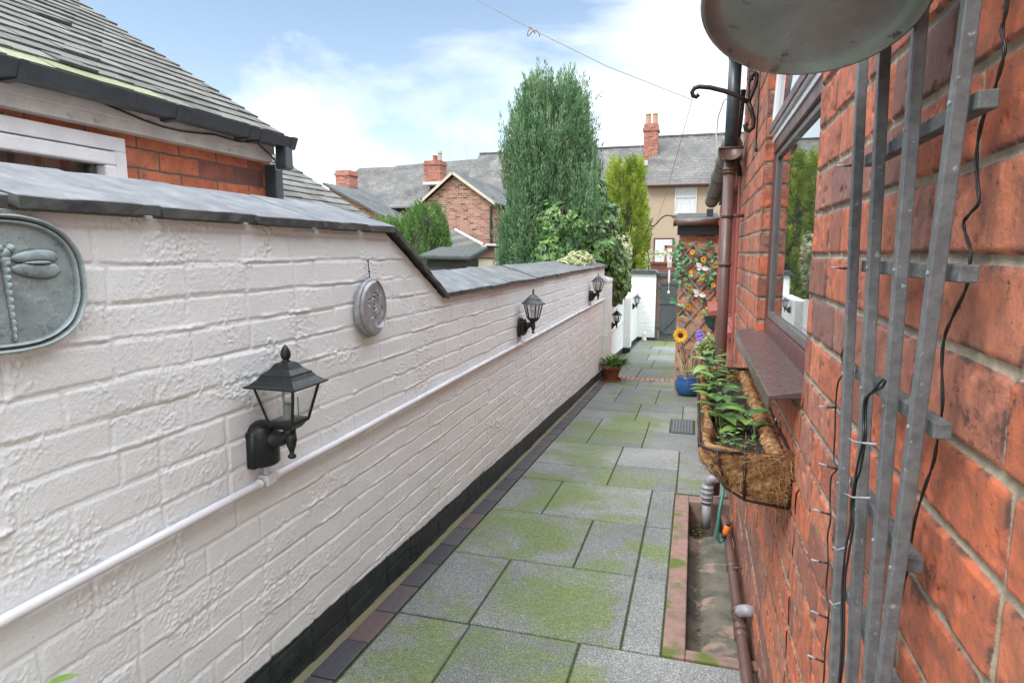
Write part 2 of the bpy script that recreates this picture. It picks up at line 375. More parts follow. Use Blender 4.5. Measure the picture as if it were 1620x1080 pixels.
def mk_coping():
    m, t, b = newmat('slate_coping_slab'); s = sepc(t, attr(t))
    c = mixc(t, ramp(t, noise(t, 9, 6), [(.35, (0,)*3), (.65, (1,)*3)]), (.085, .090, .094), (.175, .180, .185))
    c = mixc(t, 1, c, ramp(t, noise(t, 30, 6, stretch=(1, 4, 1), dist=.4), [(.3, (.72,)*3), (.7, (1.18,)*3)]), 'MULTIPLY')
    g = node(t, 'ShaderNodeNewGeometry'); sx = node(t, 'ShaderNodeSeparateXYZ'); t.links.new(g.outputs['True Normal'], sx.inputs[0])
    # steep faces of each slab are coloured a darker grey-green than the top
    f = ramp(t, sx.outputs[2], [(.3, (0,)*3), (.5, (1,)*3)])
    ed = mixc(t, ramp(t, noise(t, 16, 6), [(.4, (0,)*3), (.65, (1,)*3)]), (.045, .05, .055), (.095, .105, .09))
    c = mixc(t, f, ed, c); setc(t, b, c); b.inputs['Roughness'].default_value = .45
    bump(t, b, noise(t, 40, 7), .35, .004); return m
M['coping'] = mk_coping()
M['black'] = simple('black_lamp_metal', (.012, .014, .016), (.022, .026, .026), 60, .38, metal=.2, bmp=.15, spots=((.05, .06, .03), 25, .6))
M['iron'] = simple('black_iron', (.015, .013, .012), (.035, .02, .015), 90, .5, metal=.3, bmp=.2)
M['pvcblack'] = simple('anthracite_gutter', (.036, .050, .060), (.055, .07, .08), 20, .35, bmp=.05)
M['pvcwhite'] = simple('white_plastic', (.78, .77, .79), (.70, .69, .71), 8, .3, bmp=.03)
M['fascia'] = simple('weathered_white_fascia', (.66, .63, .60), (.50, .48, .45), 9, .5, bmp=.1, spots=((.35, .34, .30), 30, .62))
M['pvcbrown'] = simple('brown_plastic_pipe', (.13, .07, .055), (.10, .058, .048), 12, .4, bmp=.05)
M['brownframe'] = simple('rosewood_frame', (.12, .035, .030), (.085, .028, .026), 25, .35, bmp=.1)
M['redframe'] = simple('red_brown_joinery', (.34, .085, .06), (.28, .07, .055), 18, .5, bmp=.1)
M['sill'] = simple('brown_metal_sill', (.105, .068, .062), (.07, .05, .05), 55, .28, bmp=.12, spots=((.15, .06, .06), 60, .62))
M['greyslat'] = simple('grey_painted_wood', (.15, .155, .16), (.10, .105, .11), 70, .38, bmp=.5, bd=.002, spots=((.30, .30, .28), 110, .64))
M['batten'] = simple('grey_weathered_batten', (.145, .155, .155), (.075, .08, .078), 60, .7, bmp=.5)
M['lattice'] = simple('bleached_lattice_wood', (.32, .30, .27), (.2, .19, .17), 40, .8, bmp=.3)
M['galv'] = simple('galvanised_metal', (.36, .37, .38), (.27, .28, .29), 18, .32, metal=.9, bmp=.08, spots=((.12, .12, .125), 40, .63))
M['zinc'] = M['galv']
M['verdigris'] = relief_shade('verdigris_plaque', (.40, .48, .48), (.27, .335, .335), 22, .55, bmp=.35, bd=.003, metal=.2, spots=((.16, .18, .18), 45, .62))
M['pewter'] = relief_shade('pewter_plaque', (.48, .485, .50), (.34, .345, .36), 30, .42, metal=.3, bmp=.25)
M['cable'] = simple('black_cable', (.012, .012, .012), (.02, .02, .02), 40, .45, bmp=0)
M['tie'] = simple('clear_led_stub', (.33, .36, .4), (.2, .22, .25), 60, .3, bmp=0)
M['wire'] = simple('line_wire', (.20, .17, .14), (.3, .26, .2), 200, .6, bmp=0)
M['coir'] = rndmat('coir_liner', [(0, (.12, .055, .022)), (.5, (.28, .145, .062)), (1, (.50, .31, .16))], .95, 90, .9, .006, spec=.2)
M['soil'] = simple('potting_soil', (.014, .011, .009), (.035, .027, .02), 60, .95, bmp=1, bd=.01)
M['terracotta'] = simple('terracotta', (.36, .12, .065), (.27, .09, .055), 14, .8, bmp=.2, spots=((.42, .25, .18), 18, .64))
M['blueglaze'] = simple('blue_glaze', (.03, .095, .24), (.022, .07, .19), 9, .15, bmp=.03)
M['greenpl'] = simple('dark_green_plastic', (.025, .075, .065), (.035, .10, .085), 15, .4, bmp=.05)
M['gate'] = simple('grey_green_painted_boards', (.052, .066, .068), (.068, .082, .082), 9, .55, bmp=.15)
M['gateframe'] = simple('brown_gate_frame', (.13, .105, .075), (.09, .075, .055), 20, .7, bmp=.3)
M['concrete'] = simple('stained_concrete', (.145, .13, .10), (.065, .065, .05), 9, .9, bmp=.8, bd=.008, spots=((.27, .19, .14), 7, .56))
M['pinkstone'] = simple('pink_stained_kerb', (.30, .175, .14), (.17, .125, .10), 16, .8, bmp=.8, bd=.006, spots=((.10, .13, .02), 6, .56))
M['greypl'] = simple('grey_waste_pipe', (.30, .30, .31), (.24, .24, .25), 20, .4, bmp=.03)
M['hose'] = simple('green_hose', (.04, .17, .15), (.03, .13, .12), 20, .4, bmp=.02)
M['orange'] = simple('orange_connector', (.85, .22, .02), (.7, .17, .02), 20, .4, bmp=.02)
M['tile'] = rndmat('old_clay_tile', [(0, (.085, .088, .078)), (.4, (.125, .128, .112)), (.8, (.17, .172, .152)), (1, (.125, .115, .098))], .85, 30, .5, .004)
M['mosstile'] = rndmat('mossy_clay_tile', [(0, (.20, .215, .12)), (1, (.27, .275, .18))], .9, 30, .6)
def slate(name, c1, c2, plane='x'):
    m, t, b = newmat(name); tc = node(t, 'ShaderNodeTexCoord'); sp = node(t, 'ShaderNodeSeparateXYZ'); t.links.new(tc.outputs['Object'], sp.inputs[0])
    cb = node(t, 'ShaderNodeCombineXYZ'); t.links.new(sp.outputs[0 if plane == 'x' else 1], cb.inputs[0]); t.links.new(sp.outputs[2], cb.inputs[1])
    br = node(t, 'ShaderNodeTexBrick'); t.links.new(cb.outputs[0], br.inputs['Vector'])
    for k, v in (('Scale', 1), ('Brick Width', .28), ('Row Height', .15), ('Mortar Size', .008), ('Bias', 0)): br.inputs[k].default_value = v
    br.inputs['Color1'].default_value = (*c1, 1); br.inputs['Color2'].default_value = (*c2, 1); br.inputs['Mortar'].default_value = (*[x*.55 for x in c1], 1)
    c = mixc(t, 1, br.outputs['Color'], ramp(t, noise(t, .9, 7, dist=.5), [(.32, (.6,)*3), (.68, (1.4,)*3)]), 'MULTIPLY')
    c = mixc(t, ramp(t, noise(t, 6, 6), [(.58, (0,)*3), (.7, (.6,)*3)]), c, (.24, .235, .19))
    setc(t, b, c); b.inputs['Roughness'].default_value = .75; bump(t, b, math_(t, 'MULTIPLY', br.outputs['Fac'], -1), .4, .01); return m
M['slate'] = slate('weathered_slate', (.088, .085, .080), (.122, .117, .110))
M['slate_y'] = slate('dark_slate', (.06, .068, .07), (.085, .092, .092), 'y')
M['felt'] = simple('roof_felt', (.045, .055, .052), (.07, .08, .072), 30, .85, bmp=.5)
M['render'] = simple('pebbledash_render', (.44, .345, .245), (.37, .29, .21), 40, .95, bmp=.6, bd=.01)
M['cream'] = simple('cream_paint', (.55, .50, .38), (.48, .44, .34), 8, .6, bmp=.05)
M['stonetrim'] = simple('sill_stone', (.42, .36, .3), (.35, .3, .25), 10, .8)
M['pot_buff'] = simple('buff_chimney_pot', (.44, .30, .18), (.34, .23, .14), 9, .8)
M['shedwood'] = simple('dark_stained_boards', (.06, .068, .062), (.045, .05, .047), 25, .8, bmp=.4)
M['brownwood'] = simple('brown_boarding', (.26, .15, .12), (.2, .12, .09), 20, .8, bmp=.3)
M['ground'] = simple('earth', (.13, .115, .085), (.09, .10, .05), 3, .95, bmp=.6, bd=.02)
M['bark'] = simple('bark', (.10, .075, .055), (.06, .045, .035), 30, .95, bmp=1, bd=.02)
M['aluminium'] = simple('aerial_metal', (.5, .5, .5), (.4, .4, .4), 10, .4, metal=.7, bmp=0)
def glass(name, base, rough=.02, ior=2.1, tint=(1, 1, 1)):
    m, t, b = newmat(name); b.inputs['Base Color'].default_value = (*base, 1); b.inputs['Roughness'].default_value = rough
    b.inputs['IOR'].default_value = ior; b.inputs['Coat Weight'].default_value = .6; b.inputs['Coat Roughness'].default_value = .01
    bump(t, b, noise(t, 3.5, 2), .04, .01); return m
M['windowglass'] = glass('window_glass', (.03, .035, .035), ior=2.6)
M['farglass'] = glass('far_window_glass', (.05, .055, .06))
def clear(name, amt=.22):
    m, t, b = newmat(name); o = t.nodes['Material Output']; tr = node(t, 'ShaderNodeBsdfTransparent'); tr.inputs[0].default_value = (.93, .95, .95, 1)
    gl = node(t, 'ShaderNodeBsdfGlossy'); gl.inputs['Roughness'].default_value = .05; mx = node(t, 'ShaderNodeMixShader'); mx.inputs[0].default_value = amt
    t.links.new(tr.outputs[0], mx.inputs[1]); t.links.new(gl.outputs[0], mx.inputs[2]); t.links.new(mx.outputs[0], o.inputs[0]); return m
M['lampglass'] = clear('lantern_glass', .14)
M['curtain'] = simple('net_curtain', (.62, .63, .64), (.5, .51, .53), 12, .9)
M['blind'] = simple('dark_vertical_blind', (.12, .10, .10), (.08, .07, .075), 10, .8)
M['cypress'] = rndmat('blue_green_cypress', [(0, (.04, .10, .04)), (.45, (.125, .25, .11)), (.85, (.27, .44, .22)), (.95, (.21, .30, .17)), (1, (.22, .17, .08))], .75, 8, 0, trans=.25)
M['hedge'] = rndmat('green_conifer', [(0, (.045, .11, .025)), (.5, (.11, .23, .05)), (1, (.20, .34, .08))], .75, 8, 0, trans=.2)
M['golden'] = rndmat('golden_conifer', [(0, (.13, .21, .03)), (.5, (.29, .39, .05)), (1, (.52, .56, .10))], .75, 8, 0, trans=.25)
M['ivy'] = rndmat('ivy_leaf', [(0, (.02, .065, .015)), (.4, (.065, .16, .035)), (.75, (.16, .30, .07)), (1, (.36, .48, .17))], .38, 30, 0, trans=.12)
M['varieg'] = rndmat('variegated_leaf', [(0, (.16, .24, .06)), (.4, (.38, .42, .17)), (1, (.62, .62, .36))], .5, 90, 0, trans=.15)
M['leaf'] = rndmat('fresh_leaf', [(0, (.06, .15, .03)), (.5, (.12, .25, .05)), (1, (.24, .38, .09))], .42, 60, .2, trans=.22)
M['fakeleaf'] = rndmat('artificial_leaf', [(0, (.03, .12, .05)), (.6, (.07, .24, .09)), (1, (.22, .42, .2))], .45, 60, 0)
M['stem'] = simple('plant_stem', (.10, .15, .04), (.14, .10, .05), 40, .7)
M['dryleaf'] = rndmat('dry_grass', [(0, (.30, .22, .12)), (1, (.48, .40, .24))], .8, 60, 0)
M['petal'] = rndmat('orange_petal', [(0, (.80, .28, .02)), (1, (.90, .50, .05))], .6, 60, 0, trans=.15)
M['yellow'] = rndmat('sunflower_petal', [(0, (.85, .42, .02)), (1, (.95, .60, .05))], .6, 60, 0, trans=.15)
M['seed'] = simple('seed_head', (.045, .02, .012), (.02, .012, .01), 200, .9, bmp=.6)
M['purple'] = rndmat('purple_petal', [(0, (.15, .08, .45)), (1, (.3, .2, .65))], .6, 60, 0)
M['china'] = simple('white_ornament', (.75, .72, .66), (.6, .52, .45), 30, .5)
M['pinkorn'] = simple('pale_pink_ornament', (.65, .45, .4), (.5, .4, .38), 40, .5)

def gz(y): return -.049 * y if y < 16.2 else -.049 * 16.2

# ------------------------------------------------------------------ ground and paving
me = MB(); 
for (a, b) in ((-30, 16.2), (16.2, 300)):
    me.add([(-200, a, gz(a)-.03), (200, a, gz(a)-.03), (200, b, gz(b)-.03), (-200, b, gz(b)-.03)], [(0, 1, 2, 3)])
me.v, me.f, me.r = me.v[4:], [(0, 1, 2, 3)], me.r[4:]
for (xa, xb, ya, yb) in ((-200, -.04, -30, 16.2), (.29, 200, -30, 16.2), (-.04, .29, -30, 2.28), (-.04, .29, 4.12, 16.2)):
    me.add([(xa, ya, gz(ya)-.03), (xb, ya, gz(ya)-.03), (xb, yb, gz(yb)-.03), (xa, yb, gz(yb)-.03)], [(0, 1, 2, 3)])
props(me.build('ground', M['ground']), kind='structure')
# paving: every slab a raised block with softened edges, all one surface
SL = []
def slab(x0, x1, y0, y1): SL.append((x0, x1, y0, y1))
for q in ((-1.14,-.82,1.62,2.245),(-.82,-.37,1.62,2.245),(-.37,.27,1.62,2.245),(-1.14,-.52,1.0,1.62),(-.52,.27,1.0,1.62),
          (-1.14,-.82,.35,1.0),(-.82,-.2,.35,1.0),(-.2,.27,.35,1.0),(-1.14,-.3,-.5,.35),(-.3,.27,-.5,.35),
          (-1.14,-.83,2.245,2.875),(-.83,-.215,2.245,2.875),(-.215,-.065,2.245,2.875),
          (-1.14,-.515,2.875,3.53),(-.515,-.215,2.875,3.53),(-.215,-.065,2.875,3.53),
          (-1.14,-.83,3.53,4.2),(-.83,-.215,3.53,4.2),(-.215,-.065,3.53,4.2),
          (-1.14,-.525,4.2,4.6),(-1.14,-.525,4.6,5.29),(-.525,-.06,4.2,4.73),(-.525,-.06,4.73,5.29),(-.06,.27,4.2,4.54),(-.06,.27,4.54,5.29),
          (-1.14,-.85,5.29,5.95),(-1.14,-.85,5.95,6.37),(-.85,-.375,5.29,5.85),(-.85,-.375,5.85,6.37),(-.375,.27,5.29,5.94),(-.375,-.17,5.94,6.37),(.06,.27,5.94,6.6),
          (-1.14,-.53,6.37,6.82),(-1.14,-.53,6.82,7.35),(-.53,-.06,6.6,6.88),(-.53,-.17,6.37,6.6),(-.53,-.06,6.88,7.35),(-.06,.27,6.6,7.35),
          (-1.14,-.855,7.35,8.38),(-.855,-.38,7.35,7.83),(-.855,-.38,7.83,8.38),(-.38,.27,7.35,8.38),
          (-1.16,-.7,8.38,8.95),(-.7,-.19,8.38,8.95),(-1.16,-.53,8.95,9.17),(-.53,-.19,8.95,9.17)): slab(*q)
y = 9.45; k = 0
for ys, j in ((1.2, -.78), (1.06, -.64), (1.05, -.79), (.95, -.63), (1.0, -.85), (1.3, -.6)):
    slab(-1.24, j, y, y+ys); slab(j, -.19, y, y+ys); y += ys
pv = MB()
for (x0, x1, y0, y1) in SL:
    g = .0045 if y1 < 9.2 else .007; x0 += g; x1 -= g; y0 += g; y1 -= g; ch = .004; dz = random.uniform(-.0015, .0015); r = random.random()
    tx = random.uniform(-.001, .001)
    def P(x, y, z): return (x, y, gz(y) + z + dz + tx*(x-x0))
    vs = [P(x0,y0,-.028),P(x1,y0,-.028),P(x1,y1,-.028),P(x0,y1,-.028), P(x0,y0,-ch),P(x1,y0,-ch),P(x1,y1,-ch),P(x0,y1,-ch),
          P(x0+ch,y0+ch,0),P(x1-ch,y0+ch,0),P(x1-ch,y1-ch,0),P(x0+ch,y1-ch,0)]
    fs = [(0,1,5,4),(1,2,6,5),(2,3,7,6),(3,0,4,7),(4,5,9,8),(5,6,10,9),(6,7,11,10),(7,4,8,11),(8,9,10,11)]
    pv.add(vs, fs, r)
props(pv.build('path_paving', M['slab']), kind='structure')
j = MB(); j.add([(-1.27,-1,gz(-1)-.009),(-.06,-1,gz(-1)-.009),(-.06,16.1,gz(16.1)-.009),(-1.27,16.1,gz(16.1)-.009)], [(0,1,2,3)])
j.add([(-.06,-1,gz(-1)-.009),(.3,-1,gz(-1)-.009),(.3,2.245,gz(2.245)-.009),(-.06,2.245,gz(2.245)-.009)], [(0,1,2,3)])
j.add([(-.06,4.14,gz(4.14)-.009),(.3,4.14,gz(4.14)-.009),(.3,16.1,gz(16.1)-.009),(-.06,16.1,gz(16.1)-.009)], [(0,1,2,3)])
props(j.build('path_bedding', M['joint']), kind='structure')
e = MB(); y = -.6
while y < 9.12:
    l = .235*random.uniform(.97, 1.02); x0, x1 = -1.243, -1.146
    y1 = min(y+l-.006, 9.15); c = Vector(((x0+x1)/2, (y+y1)/2, gz((y+y1)/2)-.018+random.uniform(-.001, .001)))
    e.box(c, (x1-x0, y1-y, .04), Matrix.Rotation(-math.atan(.049), 3, 'X')); y += l
props(e.build('path_edging', M['bluebrick'], bevel=.003), kind='structure')
f = MB(); ys = np.linspace(-.6, 9.15, 120); vs = []; 
for yy in ys:
    w = .003+.011*random.random(); vs += [(-1.268, yy, gz(yy)+.012), (-1.268+w, yy, gz(yy)+.006), (-1.241, yy, gz(yy)-.004)]
f.add(vs, [q for i in range(len(ys)-1) for q in ((3*i, 3*i+1, 3*i+4, 3*i+3), (3*i+1, 3*i+2, 3*i+5, 3*i+4))])
props(f.build('path_mortar_fillet', M['mortar']), kind='structure')
b_ = MB(); x = -1.2
while x < -.2:
    for yy in (9.175, 9.31):
        b_.box((x+.035, yy+.065, gz(yy+.065)-.008), (.062, .125, .022), Matrix.Rotation(-math.atan(.049), 3, 'X'))
    x += .07
props(b_.build('path_setts', M['setts'], bevel=.004), kind='structure')

# inspection cover
t = empty('drain_cover', (-.055, 6.27, gz(6.27)), 'small square grey drain cover set in the slabs left of the coir planter', 'drain cover')
a = MB(); a.box((0, 0, -.006), (.215, .62, .02), Matrix.Rotation(-math.atan(.049), 3, 'X')); a.build('frame', M['pvcblack'], t, bevel=.003)
a = MB(); 
for i in range(7):
    for k in range(18): a.box((-.085+i*.028, -.27+k*.032, .006-.049*(-.27+k*.032)), (.018, .02, .004))
a.build('tread_plate', simple('worn_cover_metal', (.16, .17, .175), (.11, .12, .125), 60, .6), t)

# drain trough by the house wall
t = empty('drain_trough', (0, 0, 0), 'long sunken concrete drain trough with pink stained mossy surround', 'drain')
a = MB(); z = lambda yy, h=0: gz(yy)+h
def kerb(mb, x0, x1, y0, y1, top=.006, dp=.40, n=1):
    vs = []
    for (x, yy) in ((x0,y0),(x1,y0),(x1,y1),(x0,y1)): vs.append((x, yy, z(yy)-dp))
    for (x, yy) in ((x0,y0),(x1,y0),(x1,y1),(x0,y1)): vs.append((x, yy, z(yy)+top))
    mb.add(vs, [(0,3,2,1),(4,5,6,7),(0,1,5,4),(1,2,6,5),(2,3,7,6),(3,0,4,7)])
kerb(a, -.062, .022, 2.25, 4.14); kerb(a, .022, .275, 2.25, 2.31); kerb(a, .022, .275, 4.03, 4.14)
a.build('surround', M['pinkstone'], t, bevel=.006)
nu, nv = 90, 26; uu = np.linspace(2.31, 4.03, nu)[:, None]+np.zeros((1, nv)); vv = np.linspace(.0, 1, nv)[None, :]+np.zeros((nu, 1))
X = .022+vv*.25; fall = (uu-2.33)*-.05
Z = -.049*uu - .060 - .022*np.exp(-((vv-.22)/.10)**2) + fall*.6 + .012*sstep(.40, .55, vv) + (fbm(uu*30, vv*9, 5, 4)-.5)*.007
Z -= .10*sstep(3.72, 3.84, uu)*(vv < .62)
np_mesh('channel', np.stack([X, uu, Z], -1).reshape(-1, 3), grid_faces(nu, nv)[:, ::-1], 4, M['concrete'], t, True)
a = MB()
for i in range(260):
    yy = random.gauss(3.55, .35) if i < 60 else random.uniform(2.4, 3.95); yy = min(max(yy, 2.36), 3.98); x = .075+random.gauss(0, .015)
    zz = gz(yy)-.079-(yy-2.33)*.03
    a.leaf((x, yy, zz), (random.uniform(-1, 1), random.uniform(-1, 1), .15), (0, 0, 1), random.uniform(.012, .04), random.uniform(.002, .012), n=1)
a.build('debris', simple('leaf_litter', (.08, .045, .03), (.2, .14, .09), 50, .9), t)

# ------------------------------------------------------------------ left: white painted wall
def wall_heights(u, zz, seed, amp=1.0):
    d, row, col, fz = bricks(u, zz, .086, .235, seed, .18, .012, warp=.005)
    rnd = hash2(row, col, 1); rnd2 = hash2(row, col, 2)
    h = (rnd-.5)*.004 + (rnd2-.5)*.005*(fz-.5)
    jd = sstep(-.003, .004, d); depth = .0022 + .0035*vnoise(u*4, zz*9, seed+9)
    h = h - depth*(1-jd)
    n1 = fbm(u*130, zz*140, seed+20, 2); n2 = fbm(u*22, zz*26, seed+30, 3); n3 = fbm(u*3, zz*4, seed+40, 3); n4 = fbm(u*12, zz*12, seed+45, 2)
    rough = sstep(.45, .75, n3)
    near = np.exp(-np.maximum(d, 0)/.012)
    h += (n2-.5)*.0016 + np.maximum(n1-.47, 0)*(.0145*near*(.45+rough*.9)*sstep(.35, .6, n4) + .0035*rough)
    # slobbered mortar lips under some bed joints
    lip = np.exp(-((fz-.06)/.07)**2)*sstep(.5, .7, fbm(u*6, row*3.3+0*zz, seed+70, 3)); h += lip*(.002+.008*fbm(u*50, zz*60, seed+80, 3))
    h += (n3-.5)*.005 + (fbm(u*130, zz*130, seed+90, 2)-.5)*.0011
    return h*amp
def painted_wall(name, x0, y0, y1, topf, botf, parent, seed=3, k=.0032, smin=.003, zstep=.0042, face='x', thick=.23, backrise=0.0):
    ys = [y0]
    while ys[-1] < y1: ys.append(ys[-1] + max(smin, k*(abs(ys[-1]) if face == 'x' else abs(thick_y))))
    ys = np.array(ys); ys[-1] = y1
    top = np.array([topf(q) for q in ys]); bot = np.array([botf(q) for q in ys])
    nv = int((top-bot).max()/zstep)+2; v = np.linspace(0, 1, nv)[None, :]
    Z = bot[:, None]*(1-v)+top[:, None]*v; U = ys[:, None]+0*v
    H = wall_heights(U, Z, seed, .72); X = x0+H
    P = np.stack([X, U, Z], -1).reshape(-1, 3)
    # front field plus a plain body behind it
    fc = grid_faces(len(ys), nv); n0 = len(P)
    body = []; bf = []
    for i, q in enumerate(ys):
        body += [(x0-.012, q, bot[i]), (x0-thick, q, bot[i]), (x0-thick, q, top[i]+backrise), (x0-.008, q, top[i]+backrise*.1)]
    m = len(ys)
    idx = [0, m-1] if False else None
    cols = sorted(set([0, m-1]+[int(c) for c in np.linspace(0, m-1, 60)]+list(np.where(np.abs(np.diff(top, prepend=top[0])) > 1e-5)[0][::12])))
    bb = []; 
    for c in cols: bb += body[4*c:4*c+4]
    for i in range(len(cols)-1):
        a, b = n0+4*i, n0+4*i+4
        for p, q in ((0, 1), (1, 2), (2, 3), (3, 0)): bf.append((a+p, a+q, b+q, b+p))
    bf += [(n0, n0+3, n0+2, n0+1)]; e0 = n0+4*(len(cols)-1); bf += [(e0, e0+1, e0+2, e0+3)]
    allf = np.concatenate([fc, np.array(bf)]); return np_mesh(name, np.concatenate([P, np.array(bb)]), allf, 4, M['white'], parent, False)
def topf(y):
    if y < 2.47: return 1.462
    if y < 3.09: return 1.462-(y-2.47)/.62*.315
    return 1.147+.004*(y-3.09)
ww = empty('garden_wall', (0, 0, 0), 'long white painted brick garden wall with black plinth and slate coping, nearest the camera', 'wall', 'white garden walls along the path')
thick_y = 1
painted_wall('brickwork', -1.267, .35, 9.3, topf, lambda y: gz(y)-.02, ww, 3, k=.0027, smin=.0023, zstep=.0034, backrise=.066)
def coping_slab(y0, y1, z0, z1, parent, xf=-1.232, depth=.31, rise=.097, th=.026, loose=0):
    """one weathered slate slab: front edge over the path, back edge higher"""
    a = MB(); ny, nx = 9, 9; d1 = random.uniform(-.008, .008); tw = random.uniform(-.004, .004)
    vs = []
    for s_ in (1, 0):
        for i in range(ny):
            for k in range(nx):
                fy = i/(ny-1); fx = k/(nx-1); yy = y0+(y1-y0)*fy; x = xf-depth*fx + d1
                zz = z0+(z1-z0)*fy+rise*fx + (th if s_ else 0) + tw*fy
                if s_: zz += (float(vnoise(np.array([yy*14]), np.array([x*14]), 4)[0])-.5)*.005
                if k == 0: x += (float(vnoise(np.array([yy*30]), np.array([1.0*s_]), 8)[0])-.5)*.005
                vs.append((x, yy, zz))
    n = ny*nx; fs = []
    for i in range(ny-1):
        for k in range(nx-1):
            p = i*nx+k; fs.append((p, p+1, p+nx+1, p+nx)); p += n; fs.append((p, p+nx, p+nx+1, p+1))
    per = [k for k in range(nx)]+[i*nx+nx-1 for i in range(1, ny)]+[(ny-1)*nx+k for k in range(nx-2, -1, -1)]+[i*nx for i in range(ny-2, 0, -1)]
    for i in range(len(per)): a_, b2 = per[i], per[(i+1) % len(per)]; fs.append((a_, a_+n, b2+n, b2))
    a.add(vs, fs); return a.build('coping_slab', M['coping'], parent, bevel=.002, seg=1)
for y0, y1 in ((-.15, .20), (.20, .555), (.555, .905), (.91, 1.255), (1.258, 1.60), (1.603, 1.95), (1.953, 2.26), (2.263, 2.50)): coping_slab(y0+.005, y1-.005, 1.463, 1.463, ww)
for y0, y1 in ((2.505, 2.80), (2.805, 3.12)):
    za = 1.463-(y0-2.49)*.515; zb = 1.463-(y1-2.49)*.515; coping_slab(y0, y1, za, zb, ww, xf=-1.235, th=.028)
y = 3.10; 
while y < 9.25:
    l = random.uniform(.36, .46); y1 = min(y+l, 9.3); zz = topf(y)+.002+random.uniform(-.003, .004); coping_slab(y+.003, y1-.003, zz, zz+.002, ww); y = y1
# pier at the end of the first wall
pr = empty('wall_pier', (0, 0, 0), 'white painted brick pier with stepped top at the end of the long wall', 'pier', 'white brick piers')
def facing(name, xa, xb, y, z0, z1, parent, seed, step=.008):
    us = np.arange(xa, xb+step, step); vs_ = np.arange(z0, z1, step); U, Z = np.meshgrid(us, vs_, indexing='ij')
    H = wall_heights(U, Z, seed); return np.stack([U, y-H, Z], -1).reshape(-1, 3), grid_faces(len(us), len(vs_))
def block_wall(name, xa, xb, ya, yb, z0f, z1, parent, seed, step=.009):
    """white brick block: -Y face and +X face as relief, the rest plain"""
    z0 = z0f
    P1, F1 = facing(name, xa, xb, ya, z0, z1, parent, seed, step)
    us = np.arange(ya, yb+step, step); vs_ = np.arange(z0, z1, step); U, Z = np.meshgrid(us, vs_, indexing='ij')
    P2 = np.stack([xb+wall_heights(U, Z, seed+1), U, Z], -1).reshape(-1, 3); F2 = grid_faces(len(us), len(vs_))+len(P1)
    n = len(P1)+len(P2); i = .012
    bx = [(xa, ya+i, z0),(xb-i, ya+i, z0),(xb-i, yb, z0),(xa, yb, z0),(xa, ya+i, z1),(xb-i, ya+i, z1),(xb-i, yb, z1),(xa, yb, z1)]
    bf = np.array([(4,5,6,7),(2,3,7,6),(3,0,4,7),(0,3,2,1),(0,1,5,4),(1,2,6,5)])+n
    return np_mesh(name, np.concatenate([P1, P2, np.array(bx)]), np.concatenate([F1, F2, bf]), 4, M['white'], parent)
block_wall('brickwork', -1.5, -1.20, 9.3, 9.75, gz(9.5)-.03, .955, pr, 11)
a = MB(); a.prism([(-1.5, .956), (-1.19, .956), (-1.195, 1.0), (-1.27, 1.03), (-1.5, 1.10)], 'y', 9.29, 9.76); a.build('stepped_cap', M['white'], pr, bevel=.008)
w2 = empty('garden_wall', (0, 0, 0), 'lower white painted brick wall under hanging ivy, between the two piers', 'wall', 'white garden walls along the path')
painted_wall('brickwork', -1.35, 9.75, 12.95, lambda y: .52, lambda y: gz(y)-.02, w2, 21, smin=.02, zstep=.012)
p2 = empty('wall_pier', (0, 0, 0), 'narrow white brick pier halfway along the lower ivy covered wall', 'pier', 'white brick piers')
block_wall('brickwork', -1.5, -1.22, 12.95, 13.3, gz(13)-.03, .48, p2, 31)
w3 = empty('garden_wall', (0, 0, 0), 'short white painted wall with lamp, last before the gate pier', 'wall', 'white garden walls along the path')
painted_wall('brickwork', -1.32, 13.3, 16.0, lambda y: .42, lambda y: gz(y)-.02, w3, 41, smin=.025, zstep=.014)
gp = empty('gate_pier', (0, 0, 0), 'wide white painted brick pier with grey cap left of the garden gate', 'pier')
block_wall('brickwork', -1.5, -.90, 16.0, 16.3, gz(16)-.03, .86, gp, 51, .012)
a = MB(); a.prism([(-1.56, .862), (-.85, .862), (-.85, .90), (-.93, .965), (-1.5, .965), (-1.56, .90)], 'y', 15.93, 16.36); a.build('cap', M['coping'], gp, bevel=.006)

# conduit
def conduit(pts, label, name='cable_conduit'):
    t = empty(name, (0, 0, 0), label, 'conduit', 'white cable conduits')
    a = MB(); a.tube(pts, .0125, 12); a.build('pipe', M['pvcwhite'], t, True)
    return t
cy = np.linspace(.45, 9.25, 40); cp = [(-1.247, q, .678+.0045*q+.002*math.sin(q*2.1)) for q in cy]
ct = conduit(cp, 'thin white cable conduit running the length of the long white wall')
for q in (1.60, 4.60, 7.98):
    a = MB(); zz = .678+.0045*q; a.box((-1.248, q, zz+.002), (.036, .042, .034)); a.tube([(-1.252, q, zz), (-1.252, q, zz+.05)], .0085, 8); a.build('junction', M['pvcwhite'], ct, bevel=.003)
for q in (1.56, 1.64, 2.4, 3.3, 4.56, 4.64, 5.6, 6.8): a = MB(); zz = .678+.0045*q; a.tube([(-1.247, q-.008, zz), (-1.247, q+.008, zz)], .0150, 12); a.build('pipe_clip', M['pvcwhite'], ct, True)
conduit([(-1.336, q, .03+.0*q) for q in np.linspace(9.8, 12.9, 6)], 'short white cable conduit on the lower wall under the ivy')

